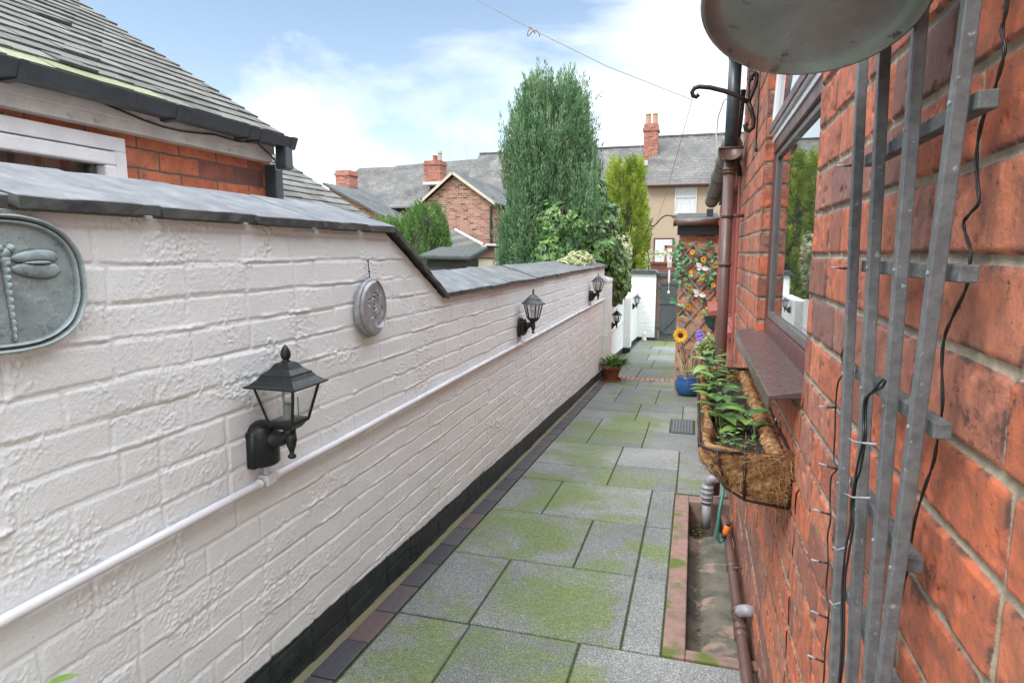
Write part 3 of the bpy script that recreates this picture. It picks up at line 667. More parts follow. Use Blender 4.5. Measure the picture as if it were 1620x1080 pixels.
# ------------------------------------------------------------------ wall lanterns
def sensor_bracket(t):
    a = MB(); a.lathe([(.046, -.076), (.052, -.070), (.053, .020), (.050, .036), (.040, .050), (.020, .058), (.002, .060)], (.008, 0, 0), 28, sx=.95)
    a.bb(-.004, .022, -.058, .058, -.076, .034); a.build('back_plate', M['black'], t, True)
    a = MB(); a.tube([(.035, 0, .004), (.060, 0, .006), (.085, 0, .010), (.107, 0, .026), (.107, 0, .05)], [.034, .028, .020, .018, .022], 16)
    a.lathe([(.003, -.052), (.011, -.049), (.013, -.044), (.012, -.040), (.006, -.036), (.009, -.024), (.014, -.010), (.017, .008), (.015, .03)], (.112, 0, 0), 14)
    a.build('arm', M['black'], t, True)
def bracket_parts(t, nsides, fin):
    a = MB(); prof = []                                   # half round back plate
    pts = [(-.055, -.07), (.055, -.07), (.055, .035)]+[(.055*math.cos(q), .035+.035*math.sin(q)) for q in np.linspace(0, math.pi, 12)][1:]
    a.prism([(p[0], p[1]) for p in pts], 'x', 0.0, .020)
    a.prism([(p[0]*.82, p[1]*.86) for p in pts], 'x', .020, .046)
    for zz in (-.05, -.02, .01): a.bb(.046, .049, -.036, .036, zz, zz+.012)
    a.build('back_plate', M['black'], t, bevel=.004)
    a = MB(); cr = [(.04, 0, .012), (.07, 0, .018), (.095, 0, .028), (.107, 0, .04), (.107, 0, .055)]
    a.tube(cr, [.026, .02, .016, .017, .022], 12)
    a.tube([(.045, 0, -.035), (.06, 0, -.008), (.085, 0, .012), (.105, 0, .022)], [.014, .012, .010, .009], 8)
    a.lathe([(.004, -.048), (.012, -.044), (.014, -.038), (.007, -.033), (.010, -.022), (.015, -.008), (.018, .01), (.015, .03)], (.107, 0, 0), 12)
    a.build('arm', M['black'], t, True)
def lantern(loc, label, square, group='black wall lanterns along the white wall'):
    t = empty('wall_lantern', loc, label, 'wall lamp', group)
    if square: sensor_bracket(t)
    else: bracket_parts(t, 4, 0)
    n = 4 if square else 6; rot = math.pi/4 if square else 0; k = math.sqrt(2) if square else 1.1
    cx = .107; zb, zt = .062, .178; rb, rt = .042*k, .068*k
    a = MB(); a.lathe([(.02, zb-.022), (rb*.62, zb-.018), (rb*.86, zb-.004), (rb*1.02, zb), (rb*1.02, zb+.010), (rb*.9, zb+.010)], (cx, 0, 0), n, rot=rot); 
    for i in range(n):
        q = rot+2*math.pi*i/n; p0 = Vector((cx+rb*.97*math.cos(q), rb*.97*math.sin(q), zb+.006)); p1 = Vector((cx+rt*.97*math.cos(q), rt*.97*math.sin(q), zt))
        a.bar(p0, p1, .0075, .0075, up=(math.cos(q), math.sin(q), 0))
    a.build('cage', M['black'], t)
    a = MB(); prof = [(rt*1.0, zt-.003), (rt*1.26, zt-.002), (rt*1.28, zt+.003), (rt*1.10, zt+.008), (rt*.90, zt+.020), (rt*.78, zt+.031), (rt*.77, zt+.035), (rt*.72, zt+.036), (rt*.50, zt+.048), (rt*.34, zt+.064), (rt*.2, zt+.068)]
    if not square: prof = [(p, z_ if i < 3 else zt+.003+(z_-zt)*.95) for i, (p, z_) in enumerate(prof)]
    a.lathe(prof, (cx, 0, 0), n, rot=rot); a.build('roof', M['black'], t)
    a = MB(); z0 = zt+.064
    if square: a.lathe([(.014, z0), (.014, z0+.006), (.008, z0+.010), (.013, z0+.014), (.0155, z0+.024), (.013, z0+.038), (.006, z0+.05), (.001, z0+.055)], (cx, 0, 0), 12)
    else:
        a.lathe([(.012, z0), (.010, z0+.008), (.006, z0+.012)], (cx, 0, 0), 10)
        a.tube([(cx, .012*math.sin(q), z0+.028+.017*math.cos(q)) for q in np.linspace(0, 2*math.pi, 17)[:-1]], .004, 6, closed=True)
    a.build('finial', M['black'], t, True)
    a = MB(); vs = []
    for i in range(n):
        q = rot+2*math.pi*i/n; vs += [(cx+rb*.9*math.cos(q), rb*.9*math.sin(q), zb+.01), (cx+rt*.92*math.cos(q), rt*.92*math.sin(q), zt)]
    a.add(vs, [(2*i, 2*((i+1) % n), 2*((i+1) % n)+1, 2*i+1) for i in range(n)]); a.build('glass', M['lampglass'], t)
    a = MB(); a.lathe([(.016, zb+.01), (.016, zb+.055), (.012, zb+.057)], (cx, 0, 0), 12); a.tube([(cx+.022, .018, zb+.01), (cx+.022, .018, zb+.075)], .002, 6)
    a.build('bulb_holder', M['pvcwhite'] if not square else M['greypl'], t)
    a = MB(); a.lathe([(.010, zb+.056), (.017, zb+.068), (.019, zb+.083), (.014, zb+.098), (.003, zb+.105)], (cx, 0, 0), 12); a.build('bulb', clear('bulb_glass', .3) if 'bulb_glass' not in bpy.data.materials else bpy.data.materials['bulb_glass'], t, True)
    return t
la = lantern((-1.262, 1.592, .815), 'black square wall lantern with acorn finial, nearest on the white wall', True)
lb = lantern((-1.262, 4.60, .825), 'black wall lantern with ring top just past the low slate coping step', False)
for loc, lab in (((-1.262, 7.95, .845), 'black wall lantern at the far end of the long white wall'),
                 ((-1.345, 10.75, .16), 'small black wall lantern under the hanging ivy between the piers'),
                 ((-1.315, 14.3, .20), 'farthest black wall lantern, in front of the wide gate pier')):
    c = copy_tree(lb); c.location = loc; c['label'] = lab

# ------------------------------------------------------------------ plaques
def plaque_field(name, loc, w, h, hf, mask, n, mat, parent, thick=.012):
    us = np.linspace(-w, w, n); vs_ = np.linspace(-h, h, int(n*h/w)); U, Z = np.meshgrid(us, vs_, indexing='ij'); m = mask(U, Z)
    H = hf(U, Z); Hs = np.where(m > 0, H+thick, 0)
    P = np.stack([Hs, U, Z], -1).reshape(-1, 3); F = grid_faces(len(us), len(vs_)); mm = (m > 0).reshape(-1)
    keep = mm[F].sum(1) >= 2; F = F[keep]; return np_mesh(name, P, F, 4, mat, parent, True)
t = empty('moon_plaque', (-1.258, 2.29, 1.162), 'round grey crescent moon face plaque hanging on the white wall', 'wall plaque')
def moon(U, Z):
    r = np.hypot(U, Z)/.118; d2 = np.hypot(U-.040, Z-.012)/.088
    cres = sstep(.98, 1.10, d2)
    # face profile pushes out from the crescent into the disc: forehead, nose, lips, chin
    prof = .012*np.exp(-((Z-.045)/.02)**2) + .026*np.exp(-((Z+.006)/.013)**2)+.017*np.exp(-((Z+.030)/.006)**2)+.016*np.exp(-((Z+.042)/.006)**2)+.014*np.exp(-((Z+.062)/.011)**2)
    base = -.046+0*Z; face = sstep(.004, -.004, U-(base+prof))*(np.abs(Z) < .085)*(U > -.075)
    h = .018*np.maximum(cres, face)*sstep(1.0, .84, r)
    eye = np.exp(-(((U+.048)/.011)**2+((Z-.018)/.006)**2)); h -= .009*eye; h += .005*np.exp(-(((U+.049)/.006)**2+((Z-.016)/.003)**2))
    h -= .006*np.exp(-((Z+.036)/.002)**2)*np.exp(-((U+.034)/.012)**2); h -= .005*np.exp(-(((U+.05)/.016)**2+((Z-.034)/.004)**2))
    dsc = (1-np.maximum(cres, face))
    for (cx, cz, s_) in ((.022, .020, 1.0), (.018, -.052, .7), (.060, .060, .6), (.072, -.018, .55)):
        rr = np.hypot(U-cx, Z-cz)/s_; th = np.arctan2(Z-cz, U-cx)
        sp = np.cos(2*math.pi*(rr/.017)-th); h -= .006*dsc*sstep(.3, .95, sp)*sstep(.042, .034, rr)
    arc = np.abs(np.hypot(U+.02, Z-.05)-.088); h -= .003*dsc*sstep(.004, .001, arc)
    h += .004*sstep(.93, .97, r); return h
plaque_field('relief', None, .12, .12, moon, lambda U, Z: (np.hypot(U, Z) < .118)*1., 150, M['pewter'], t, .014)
a = MB(); a.tube([(.006, 0, .118), (.006, -.002, .15), (.003, -.004, .185)], .0018, 6); a.lathe([(.004, 0), (.004, .006)], (.004, -.004, .183), 8); a.lathe([(.0035, 0), (.0035, .008)], (.005, -.001, .140), 8)
a.build('hanging_wire', M['iron'], t)
t = empty('dragonfly_plaque', (-1.257, .885, 1.322), 'oval verdigris dragonfly plaque cut by the left edge of the view', 'wall plaque')
W_, H_ = .160, .132
def sup(U, Z): return ((np.abs(U)/W_)**2.5+(np.abs(Z)/H_)**2.5)**(1/2.5)
def drag(U, Z):
    s_ = sup(U, Z); h = .012*np.exp(-((s_-.965)/.028)**2)+.009*np.exp(-((s_-.885)/.022)**2)
    h += (fbm(U*60+9, Z*60+9, 5, 4)-.5)*.0035
    for (cx, cz, a_, b_, tl) in ((.057, .050, .048, .014, .03), (.058, .026, .049, .0165, -.05), (-.057, .050, .048, .014, -.03), (-.058, .026, .049, .0165, .05)):
        x = (U-cx)*math.cos(tl)+(Z-cz)*math.sin(tl); zz = -(U-cx)*math.sin(tl)+(Z-cz)*math.cos(tl)
        e_ = np.sqrt((x/a_)**2+(zz/(b_*(1+.25*np.sign(cx)*x/a_)))**2); h += .0095*np.sqrt(np.clip(1-e_**2, 0, 1))**.7 - .002*np.exp(-((e_-1.08)/.06)**2)
    zz = np.clip((.046-Z)/.155, 0, 1); wid = .0075*(1-zz*.72); ax = .004*zz
    b_ = np.clip(1-((U-ax)/wid)**2, 0, 1)**.5*((Z < .05) & (Z > -.11)); seg = .65+.35*np.abs(np.sin(zz*math.pi*11)); h += b_*.013*seg*(1-zz*.4)
    for (cx, cz, r_) in ((0, .057, .011), (-.011, .067, .009), (.011, .067, .009), (0, .045, .010)):
        h = np.maximum(h, .012*np.clip(1-((U-cx)**2+(Z-cz)**2)/r_**2, 0, 1)**.5)
    return h
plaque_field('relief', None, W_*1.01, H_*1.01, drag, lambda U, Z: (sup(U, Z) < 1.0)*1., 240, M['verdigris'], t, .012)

# ------------------------------------------------------------------ right: red brick house
XH = .27
hs = empty('brick_house', (0, 0, 0), 'red brick house wall close on the right with brown window and pipes', 'house')
WY0, WY1, WZ0, WZ1 = 1.675, 2.965, 1.035, 2.42
def red_field(Y, Z):
    d, row, col, fz = bricks(Y, Z, .0965, .246, 77, .36, .0125, z0=-1.5215, warp=.0025, corner=.004)
    r1 = hash2(row, col, 1); r2 = hash2(row, col, 2); r3 = hash2(row, col, 3)
    jd = sstep(-.002, .002, d); h = (r2-.5)*.004+(r3-.5)*.006*(fz-.5)
    h = h*jd-(1-jd)*(.0045+.003*fbm(Y*30, Z*30, 5, 3)) + (fbm(Y*40, Z*40, 15, 3)-.5)*.002 - jd*.004*sstep(.66, .8, fbm(Y*28, Z*28, 25, 3))
    # the lowest courses are dark engineering brick
    low = Z < gz(2)+.32+.0*Y; r1 = np.where(low & (r3 > .35), 1.0-r3*.02, r1); r1 = np.where(Z < .35, np.where(r2 > .7, 1-.1*r1, r1), r1)
    m = np.clip(.25+d*30*1.0, 0, 1)
    return h, np.stack([r1, r2, m], -1)
Ps, Fs, As, off = [], [], [], 0
def patch(y0, y1, z0, z1, k=.0030, smin=.0028, zs=.0042):
    global off
    ys = [y0]
    while ys[-1] < y1: ys.append(ys[-1]+max(smin, k*ys[-1]))
    ys = np.array(ys); ys[-1] = y1; zz = np.linspace(z0, z1, int((z1-z0)/zs)+2); U, Z = np.meshgrid(ys, zz, indexing='ij'); h, at = red_field(U, Z)
    Ps.append(np.stack([XH-h, U, Z], -1).reshape(-1, 3)); Fs.append(grid_faces(len(ys), len(zz))[:, ::-1]+off); As.append(at.reshape(-1, 3)); off += Ps[-1].shape[0]
patch(.30, WY0, -.12, 2.05); patch(WY0, WY1, -.2, WZ0, zs=.006); patch(WY1, 4.45, -.26, 2.75, zs=.007); patch(WY0, WY1, WZ1, 2.75, zs=.012); patch(.3, WY0, 2.05, 2.75, k=.01, zs=.01)
# jambs of the opening (returns of the brickwork)
def jamb(y, z0, z1, sgn):
    global off
    xs = np.linspace(XH, XH+.11, 18); zz = np.linspace(z0, z1, int((z1-z0)/.006)); U, Z = np.meshgrid(xs, zz, indexing='ij'); h, at = red_field(U-XH+y-.02, Z)
    hh = h*np.clip((U-XH)/.01, 0, 1); Ps.append(np.stack([U, y-sgn*hh, Z], -1).reshape(-1, 3)); Fs.append(grid_faces(len(xs), len(zz))+off); As.append(at.reshape(-1, 3)); off += Ps[-1].shape[0]
jamb(WY0, WZ0, WZ1, -1); jamb(WY1, WZ0, WZ1, 1)
np_mesh('brickwork', np.concatenate(Ps), np.concatenate(Fs), 4, M['red'], hs, False, {'bk': np.concatenate(As)})
a = MB(); a.bb(XH+.10, XH+.25, .3, 1.67, -.3, 2.75); a.bb(XH+.02, XH+.25, 1.67, 2.97, -.3, 1.02); a.bb(XH+.10, XH+.25, 2.97, 4.45, -.3, 2.75); a.bb(XH+.02, XH+.25, 1.67, 2.97, WZ1, 2.75)
a.bb(XH+.012, XH+.10, .3, .33, -.3, 2.75); a.bb(XH+.012, XH+.10, 4.42, 4.448, -.3, 2.75); a.bb(XH+.4, 4.5, .3, 4.45, -.3, 2.74)
a.build('wall_core', M['red_yz'], hs)
# dark course of air bricks / rendered repair under the basket
# window: frame, panes
XF = .303
def wnd(parent, name='window'): return link(bpy.data.objects.new(name, None), parent)
a = MB(); fw = .050
a.bb(XF, XF+.06, WY1-.045, WY1, WZ0, WZ1); a.bb(XF, XF+.06, WY0, WY0+.045, WZ0, WZ1); a.bb(XF, XF+.06, WY0+.045, WY1-.045, WZ0, WZ0+.07)
a.bb(XF-.004, XF+.06, WY0+.045, WY1-.045, 1.79, 1.855); a.bb(XF, XF+.06, WY0+.045, WY1-.045, WZ1-.05, WZ1)
wf = a.build('window', M['brownframe'], hs, bevel=.005)
a = MB(); a.bb(XF+.006, XF+.05, WY1-.085, WY1-.046, WZ0+.071, 1.79); a.bb(XF+.006, XF+.05, WY0+.046, WY0+.085, WZ0+.071, 1.79); a.bb(XF+.006, XF+.05, WY0+.085, WY1-.085, WZ0+.071, WZ0+.10); a.bb(XF+.006, XF+.05, WY0+.085, WY1-.085, 1.765, 1.79)
a.build('glazing_bead', simple('grey_brown_bead', (.13, .115, .11), (.10, .09, .09), 30, .35), wf, bevel=.004)
a = MB(); a.bb(XF+.018, XF+.03, WY0+.08, WY1-.08, WZ0+.09, 1.77); a.build('pane', M['windowglass'], wf)
# top-hung fanlight, slightly open, white inside faces
a = MB(); ang = R(2.5); Mx = Matrix.Rotation(ang, 3, 'Y'); piv = Vector((XF+.005, 0, WZ1-.055))
def fb(x0, x1, y0, y1, z0, z1, mb): mb.box(piv+Mx @ Vector(((x0+x1)/2, (y0+y1)/2, (z0+z1)/2)), (x1-x0, y1-y0, z1-z0), Mx)
ya, yb = WY0+.05, WY1-.05; hgt = WZ1-.055-1.86
fb(-.004, .036, ya, yb, -hgt, -hgt+.045, a); fb(-.004, .036, ya, yb, -.04, 0, a); fb(-.004, .036, ya, ya+.045, -hgt+.045, -.04, a); fb(-.004, .036, yb-.045, yb, -hgt+.045, -.04, a)
fl = a.build('fanlight', M['pvcwhite'], hs, bevel=.004); a = MB(); a.bb(XF-.010, XF-.0045, WY0+.05, WY1-.05, 1.835, 1.853); a.build('transom_highlight', M['pvcwhite'], wf)  # white strip stands in for the gloss highlight along the transom
a = MB(); fb(.012, .02, ya+.04, yb-.04, -hgt+.04, -.035, a); a.build('pane', M['windowglass'], fl)
a = MB(); fb(-.010, -.005, ya+.004, yb-.004, -hgt+.008, -hgt+.04, a); a.build('brown_trim', M['brownframe'], fl)
# projecting sill
a = MB(); a.prism([(XF+.02, 1.046), (.192, 1.022), (.190, .986), (.196, .984), (.199, 1.012), (.272, 1.018), (XF+.02, 1.026)], 'y', WY0+.012, WY1+.15)
a.build('window_sill', M['sill'], hs, bevel=.002)
# rendered patch and dark stain band below the sill
# lean-to part beyond: posts, long window, low wall, gutter, roof
a = MB(); a.bb(XH-.012, XH+.05, 4.46, 4.56, gz(5), 1.95); a.bb(XH-.02, XH+.05, 6.3, 6.4, .82, 1.90); a.bb(XH-.03, XH+.05, 7.15, 7.33, gz(8), 1.88); a.bb(XH-.02, XH+.05, 5.3, 5.4, .9, 1.9)
a.bb(XH-.02, XH+.05, 4.56, 7.15, 1.84, 1.95); a.bb(XH-.012, XH+.05, 4.56, 7.15, .82, .88)
lw = a.build('window', M['redframe'], hs, bevel=.006)
a = MB(); a.bb(XH+.01, XH+.02, 4.56, 7.15, .88, 1.84); a.build('pane', M['windowglass'], lw)
a = MB(); a.prism([(XH+.02, .86), (XH-.075, .835), (XH-.075, .80), (XH+.02, .80)], 'y', 4.5, 5.35); a.build('window_sill', M['redframe'], hs, bevel=.004); a = MB(); a.prism([(XH+.02, .86), (XH-.12, .835), (XH-.12, .79), (XH+.02, .79)], 'y', 6.25, 7.4); a.build('window_sill', M['redframe'], hs, bevel=.004)
a = MB(); a.bb(XH, XH+.2, 4.45, 8.38, -.6, .80); a.bb(XH, XH+.2, 7.33, 8.38, .8, 1.9); a.build('low_wall', M['red_yz'], hs)
a = MB(); a.prism([(XH-.10, 1.97), (XH+2.5, 2.75), (XH+2.5, 2.80), (XH-.10, 2.02)], 'y', 4.46, 8.35); a.build('lean_to_roof', M['slate_y'], hs)
a = MB(); a.bb(XH-.02, XH+.03, 4.47, 8.2, 1.95, 1.97); a.build('fascia', simple('mossy_timber', (.22, .22, .14), (.13, .13, .09), 20, .9), hs)
a = MB(); gp_ = [(.185, 4.12, 2.01), (.17, 4.6, 1.985), (.155, 5.2, 1.955), (.14, 6.0, 1.91), (.135, 6.6, 1.88)]
gb = MB(); gb.tube(gp_, .056, 14)
for i in range(5):
    q = i/4; j_ = min(int(q*4), 3); p = Vector(gp_[j_]).lerp(Vector(gp_[j_+1]), q*4-j_); gb.tube([p+Vector((0, -.02, .001)), p+Vector((0, .03, -.001))], .063, 14)
gb.build('gutter', simple('brown_grey_gutter', (.12, .09, .075), (.16, .15, .12), 14, .5), hs, True)
# downpipe: hopper cup, black upper length, brown lower length, brackets
a = MB(); a.tube([(.176, 4.08, 1.93), (.176, 4.08, gz(4)+.05)], .033, 18)
for zz in (1.86, 1.845, 1.30): a.tube([(.176, 4.08, zz), (.176, 4.08, zz+.022)], .038, 18)
a.box((.225, 4.08, 1.60), (.09, .02, .02)); a.tube([(.176, 4.08, 1.59), (.176, 4.08, 1.61)], .037, 18)
dpn = a.build('downpipe', M['pvcbrown'], hs, True)
hb = MB(); ns = 14; vs = []
for k, yy in enumerate((4.0, 4.16)):
    for i in range(ns): q = math.pi+math.pi*i/(ns-1); vs.append((.178+.068*math.cos(q), yy, 1.985+.068*math.sin(q)))
hb.add(vs, [(i, i+1, i+1+ns, i+ns) for i in range(ns-1)]+[tuple(range(ns)), tuple(range(2*ns-1, ns-1, -1))]); hb.bb(.108, .248, 3.995, 4.165, 1.983, 1.99)
hb.build('hopper', M['pvcbrown'], dpn, True)
a = MB(); a.tube([(.184, 4.08, 2.56), (.178, 4.08, 1.99)], .037, 18); a.build('upper_downpipe', M['pvcblack'], hs, True)
a = MB(); a.tube([(.184, 4.08, 2.50), (.184, 4.08, 2.57)], .041, 18); a.tube([(.12, 4.05, 2.54), (.16, 4.08, 2.60), (.2, 4.1, 2.62)], .03, 10); a.build('pipe_socket', M['pvcbrown'], hs, True)
a = MB(); a.tube([(.15, .1, 2.66), (.15, 4.2, 2.62)], .055, 12); a.build('roof_gutter', M['pvcbrown'], hs, True)
a = MB(); a.prism([(.12, 2.72), (1.9, 3.9), (3.9, 2.72)], 'y', .1, 4.5); a.build('roof', M['slate_y'], hs)
a = MB()
for (x, zz) in ((.235, 2.3), (.245, 2.1)): a.tube([(x, 4.2, 2.35), (x-.012, 4.2, 2.15), (x-.03, 4.18, 1.98), (x+.01, 4.3, 1.86)], .012, 6)
a.tube([(.262, 3.35, 2.35), (.262, 3.34, 2.1), (.262, 3.35, 1.9)], .0035, 6)
a.tube([(.262, 3.34, 1.9), (.262, 3.33, 1.86)], .006, 6)
a.build('service_cable', M['cable'], hs, True)
a = MB(); cc = [(.12, 4.3, 1.99), (.10, 4.35, 2.12), (.105, 4.3, 2.22), (.13, 4.2, 2.29), (.2, 4.1, 2.33)]; a.tube(cc, .004, 6); a.build('white_cable', M['pvcwhite'], hs, True)
# waste pipes low on the wall
a = MB(); wp = lambda yy: (.228, yy, gz(yy)+.028)
a.tube([wp(1.2), wp(2.2), wp(3.0), wp(3.62), (.225, 3.72, gz(3.7)+.03), (.215, 3.78, gz(3.7)+.0), (.21, 3.8, gz(3.7)-.08)], .0215, 14)
for q in (2.43, 2.62, 3.05, 3.5): a.tube([wp(q-.02), wp(q+.02)], .027, 14)
a.tube([wp(2.44), wp(2.60)], .026, 14); a.tube([(.228, 2.52, gz(2.5)+.03), (.228, 2.52, gz(2.5)+.075)], .025, 14)
a.tube([wp(2.98), (.228, 2.98, gz(3)+.06), (.268, 2.98, gz(3)+.065)], .004, 6)
wpp = a.build('waste_pipe', M['pvcbrown'], hs, True)
a = MB(); a.tube([(.228, 2.52, gz(2.5)+.07), (.231, 2.50, gz(2.5)+.095), (.25, 2.49, gz(2.5)+.105), (.275, 2.49, gz(2.5)+.105)], [.024, .025, .024, .023], 14); a.build('elbow', M['greypl'], wpp, True)
a = MB(); px, py = .128, 3.92; zz = gz(3.9)
a.tube([(px, py, zz-.12), (px, py, zz+.05)], .028, 16); a.tube([(px, py, zz+.04), (px, py, zz+.16)], .034, 16)
for q in (.05, .08, .11, .14): a.tube([(px, py, zz+q), (px, py, zz+q+.01)], .039, 16)
a.tube([(px, py, zz+.16), (px+.02, py, zz+.2), (px+.14, py, zz+.22)], .028, 14)
a.build('grey_waste_outlet', M['greypl'], hs, True)

# pale strip of render repair on the brick below the basket
# ------------------------------------------------------------------ garden hose
t = empty('garden_hose', (0, 0, 0), 'looped green hose end with orange connector beside the waste pipe', 'hose')
hy = 3.35; hz = gz(hy); hp = [(.215, 3.6, hz+.34), (.196, hy+.1, hz+.28), (.176, hy+.02, hz+.2), (.168, hy, hz+.10), (.172, hy, hz+.045), (.185, hy, hz+.028), (.200, hy, hz+.045), (.208, hy, hz+.075)]
a = MB(); a.tube(hp, .009, 10); a.build('hose', M['hose'], t, True)
a = MB(); d = Vector((.010, 0, .04)).normalized(); p = Vector(hp[-1])
a.tube([p, p+d*.01, p+d*.045, p+d*.05], [.013, .0165, .0165, .013], 12); a.build('connector', M['orange'], t, True)
a = MB(); a.tube([p-d*.02, p], .012, 10); a.build('collar', M['cable'], t, True); a = MB(); a.tube([p+d*.05, p+d*.07], .011, 10); a.build('collar', M['cable'], t, True)

# ------------------------------------------------------------------ fan trellis on posts by the wall
t = empty('fan_trellis', (0, 0, 0), 'tall grey painted fan trellis of four slats fixed to the red brick wall', 'trellis')
for (ya, za, yb, zb) in ((1.062, 1.66, .958, .80), (.945, 1.65, .865, .85), (.808, 1.655, .792, .945), (.668, 1.60, .722, 1.08)):
    k = (yb-ya)/(zb-za); zt, zl = 2.15, .25; yt = ya+k*(zt-za); yl = ya+k*(zl-za); a = MB()
    a.bar((.221, yl, zl), (.221, yt, zt), .0130, .0135, up=(1, 0, 0)); a.build('slat', M['greyslat'], t, bevel=.0015)
for zc, ye, yf in ((2.0, .60, 1.12), (1.513, .655, 1.062), (1.361, .66, 1.03), (1.206, .685, 1.02), (1.046, .725, 1.0), (.88, .755, .985)):
    a = MB(); a.bar((.241, ye+.012, zc), (.241, yf, zc), .0165, .0165); a.build('batten', M['batten'], t, bevel=.0015)
for zc in (1.513, 1.361, 1.206, 1.046):
    for (ya, za, yb, zb) in ((1.062, 1.66, .958, .80), (.945, 1.65, .865, .85), (.808, 1.655, .792, .945), (.668, 1.60, .722, 1.08)):
        yy = ya+(yb-ya)/(zb-za)*(zc-za); a = MB(); a.tube([(.2148, yy, zc), (.2130, yy, zc)], .0022, 8); a.build('screw', M['tie'], t)
a = MB()
for zc in (1.9, .6):
    a = MB(); a.tube([(.25, .85, zc), (.275, .85, zc)], .005, 6); a.build('wall_fixing', M['iron'], t)

# fairy light cables
def cabl(pts, r=.0022, jit=.0015):
    out = []
    for i in range(len(pts)-1):
        p, q = Vector(pts[i]), Vector(pts[i+1]); n = max(2, int((q-p).length/.012))
        for k in range(n): out.append(p.lerp(q, k/n)+Vector((0, random.uniform(-jit, jit), random.uniform(-jit, jit))))
    out.append(Vector(pts[-1])); return out
t = empty('fairy_lights', (0, 0, 0), 'black fairy light cable hanging down the brick nearest the camera', 'fairy lights', 'fairy light cables')
def smooth(P, x, sub=5):
    P = [Vector((x, p[0], p[1])) for p in P]; Q = [P[0]*2-P[1]]+P+[P[-1]*2-P[-2]]; o = []
    for i in range(1, len(Q)-2):
        for k in range(sub):
            t_ = k/sub; a0, a1, a2, a3 = Q[i-1], Q[i], Q[i+1], Q[i+2]
            o.append(.5*((2*a1)+(a2-a0)*t_+(2*a0-5*a1+4*a2-a3)*t_*t_+(3*a1-a0-3*a2+a3)*t_**3))
    return o+[P[-1]]
a = MB(); RC = smooth([(.69, 1.85), (.69, 1.70), (.691, 1.6), (.696, 1.578), (.687, 1.559), (.69, 1.545), (.701, 1.525), (.719, 1.504), (.725, 1.476), (.716, 1.446), (.709, 1.427), (.729, 1.417), (.74, 1.41), (.734, 1.4), (.718, 1.383), (.715, 1.368), (.718, 1.346), (.744, 1.316), (.76, 1.294), (.762, 1.267), (.749, 1.222), (.752, 1.194), (.758, 1.157), (.776, 1.122), (.799, 1.068), (.803, 1.023), (.821, .961), (.849, .894), (.867, .838), (.88, .7), (.9, .4)], .256)
for ph in (0, math.pi): a.tube([p+Vector((.0008*math.cos(k*.6+ph), .0008*math.sin(k*.6+ph), 0)) for k, p in enumerate(RC)], .00115, 6)
a.build('cable', M['cable'], t, True)
t = empty('fairy_lights', (0, 0, 0), 'fairy light cable with small lamp stubs left of the trellis slats', 'fairy lights', 'fairy light cables')
a = MB(); LC = smooth([(1.27, 1.62), (1.25, 1.53), (1.238, 1.45), (1.235, 1.35), (1.22, 1.28), (1.219, 1.226), (1.239, 1.195), (1.207, 1.175), (1.249, 1.147), (1.256, 1.104), (1.246, 1.059), (1.24, 1.007), (1.21, .996), (1.249, .967), (1.246, .925), (1.23, .895), (1.244, .852), (1.224, .811), (1.224, .761), (1.19, .73), (1.198, .65), (1.191, .598), (1.2, .4)], .259)
a.tube(LC, .0016, 6); a.build('cable', M['cable'], t, True)
a = MB(); b2 = MB()
for (yy, zz) in ((1.246, 1.53), (1.235, 1.353), (1.25, 1.10), (1.21, .996), (1.235, .90), (1.224, .81), (1.19, .72), (1.195, .63)):
    d = Vector((-.022, random.uniform(-.002, .012), random.uniform(-.003, .003))); p = Vector((.26, yy, zz)); a = MB(); a.tube([p, p+d*.7], .0022, 6); st = a.build('lamp_stub', M['cable'], t, True); a = MB(); a.tube([p+d*.7, p+d*1.3], .002, 6); a.build('led', M['tie'], st, True)

t = empty('fairy_lights', (0, 0, 0), 'tangled bundle of fairy light cable tied between the two left slats', 'fairy lights', 'fairy light cables')
a = MB(); BC = [(.757, 1.243), (.767, 1.237), (.792, 1.226), (.818, 1.209), (.824, 1.185), (.818, 1.165), (.832, 1.12), (.84, 1.097), (.847, 1.065), (.842, 1.043), (.854, 1.003), (.860, .965), (.853, .927), (.84, .865), (.85, .75), (.86, .5)]
for s_ in range(2):
    Q = [(y_+random.uniform(-.004, .004), z_+random.uniform(-.003, .003)) for y_, z_ in BC]; a.tube(smooth(Q, .203-.0025*s_), .0015, 6)
a.build('cable', M['cable'], t, True)
for (ya, za, yb, zb) in ((.905, 1.137, .774, 1.167), (.902, 1.061, .782, 1.101), (.943, .963, .862, 1.004), (.941, .88, .857, .932)):
    a = MB(); ym, zm = (ya+yb)/2, (za+zb)/2; a.tube([(.204, ya, za), (.198, ym+.01, zm-.004), (.199, ym-.008, zm), (.204, yb, zb)], .0013, 6); a.build('led', M['tie'], t, True)

# ------------------------------------------------------------------ galvanised tub hanging overhead
t = empty('hanging_tub', (.107, .763, 1.639), 'round galvanised metal tub hanging overhead, seen from below', 'tub')
nrm = Vector((.092, .433, 1)).normalized(); q = nrm.to_track_quat('Z', 'Y').to_matrix()
a = MB(); Rr = .110
a.lathe([(.002, .004), (.06, .0035), (.09, .004), (Rr-.006, .001), (Rr-.003, -.003), (Rr, -.0035), (Rr+.0025, 0), (Rr+.001, .004), (Rr+.004, .03), (Rr+.018, .14), (Rr+.021, .15)], (0, 0, 0), 72, M=q)
a.build('body', M['galv'], t, True)
a = MB(); c0 = q @ Vector((0, 0, .15)); a.tube([c0+q @ Vector(((Rr+.022)*math.cos(k), (Rr+.022)*math.sin(k), 0)) for k in np.linspace(0, 2*math.pi, 49)[:-1]], .004, 8, closed=True); a.build('rim', M['galv'], t, True)
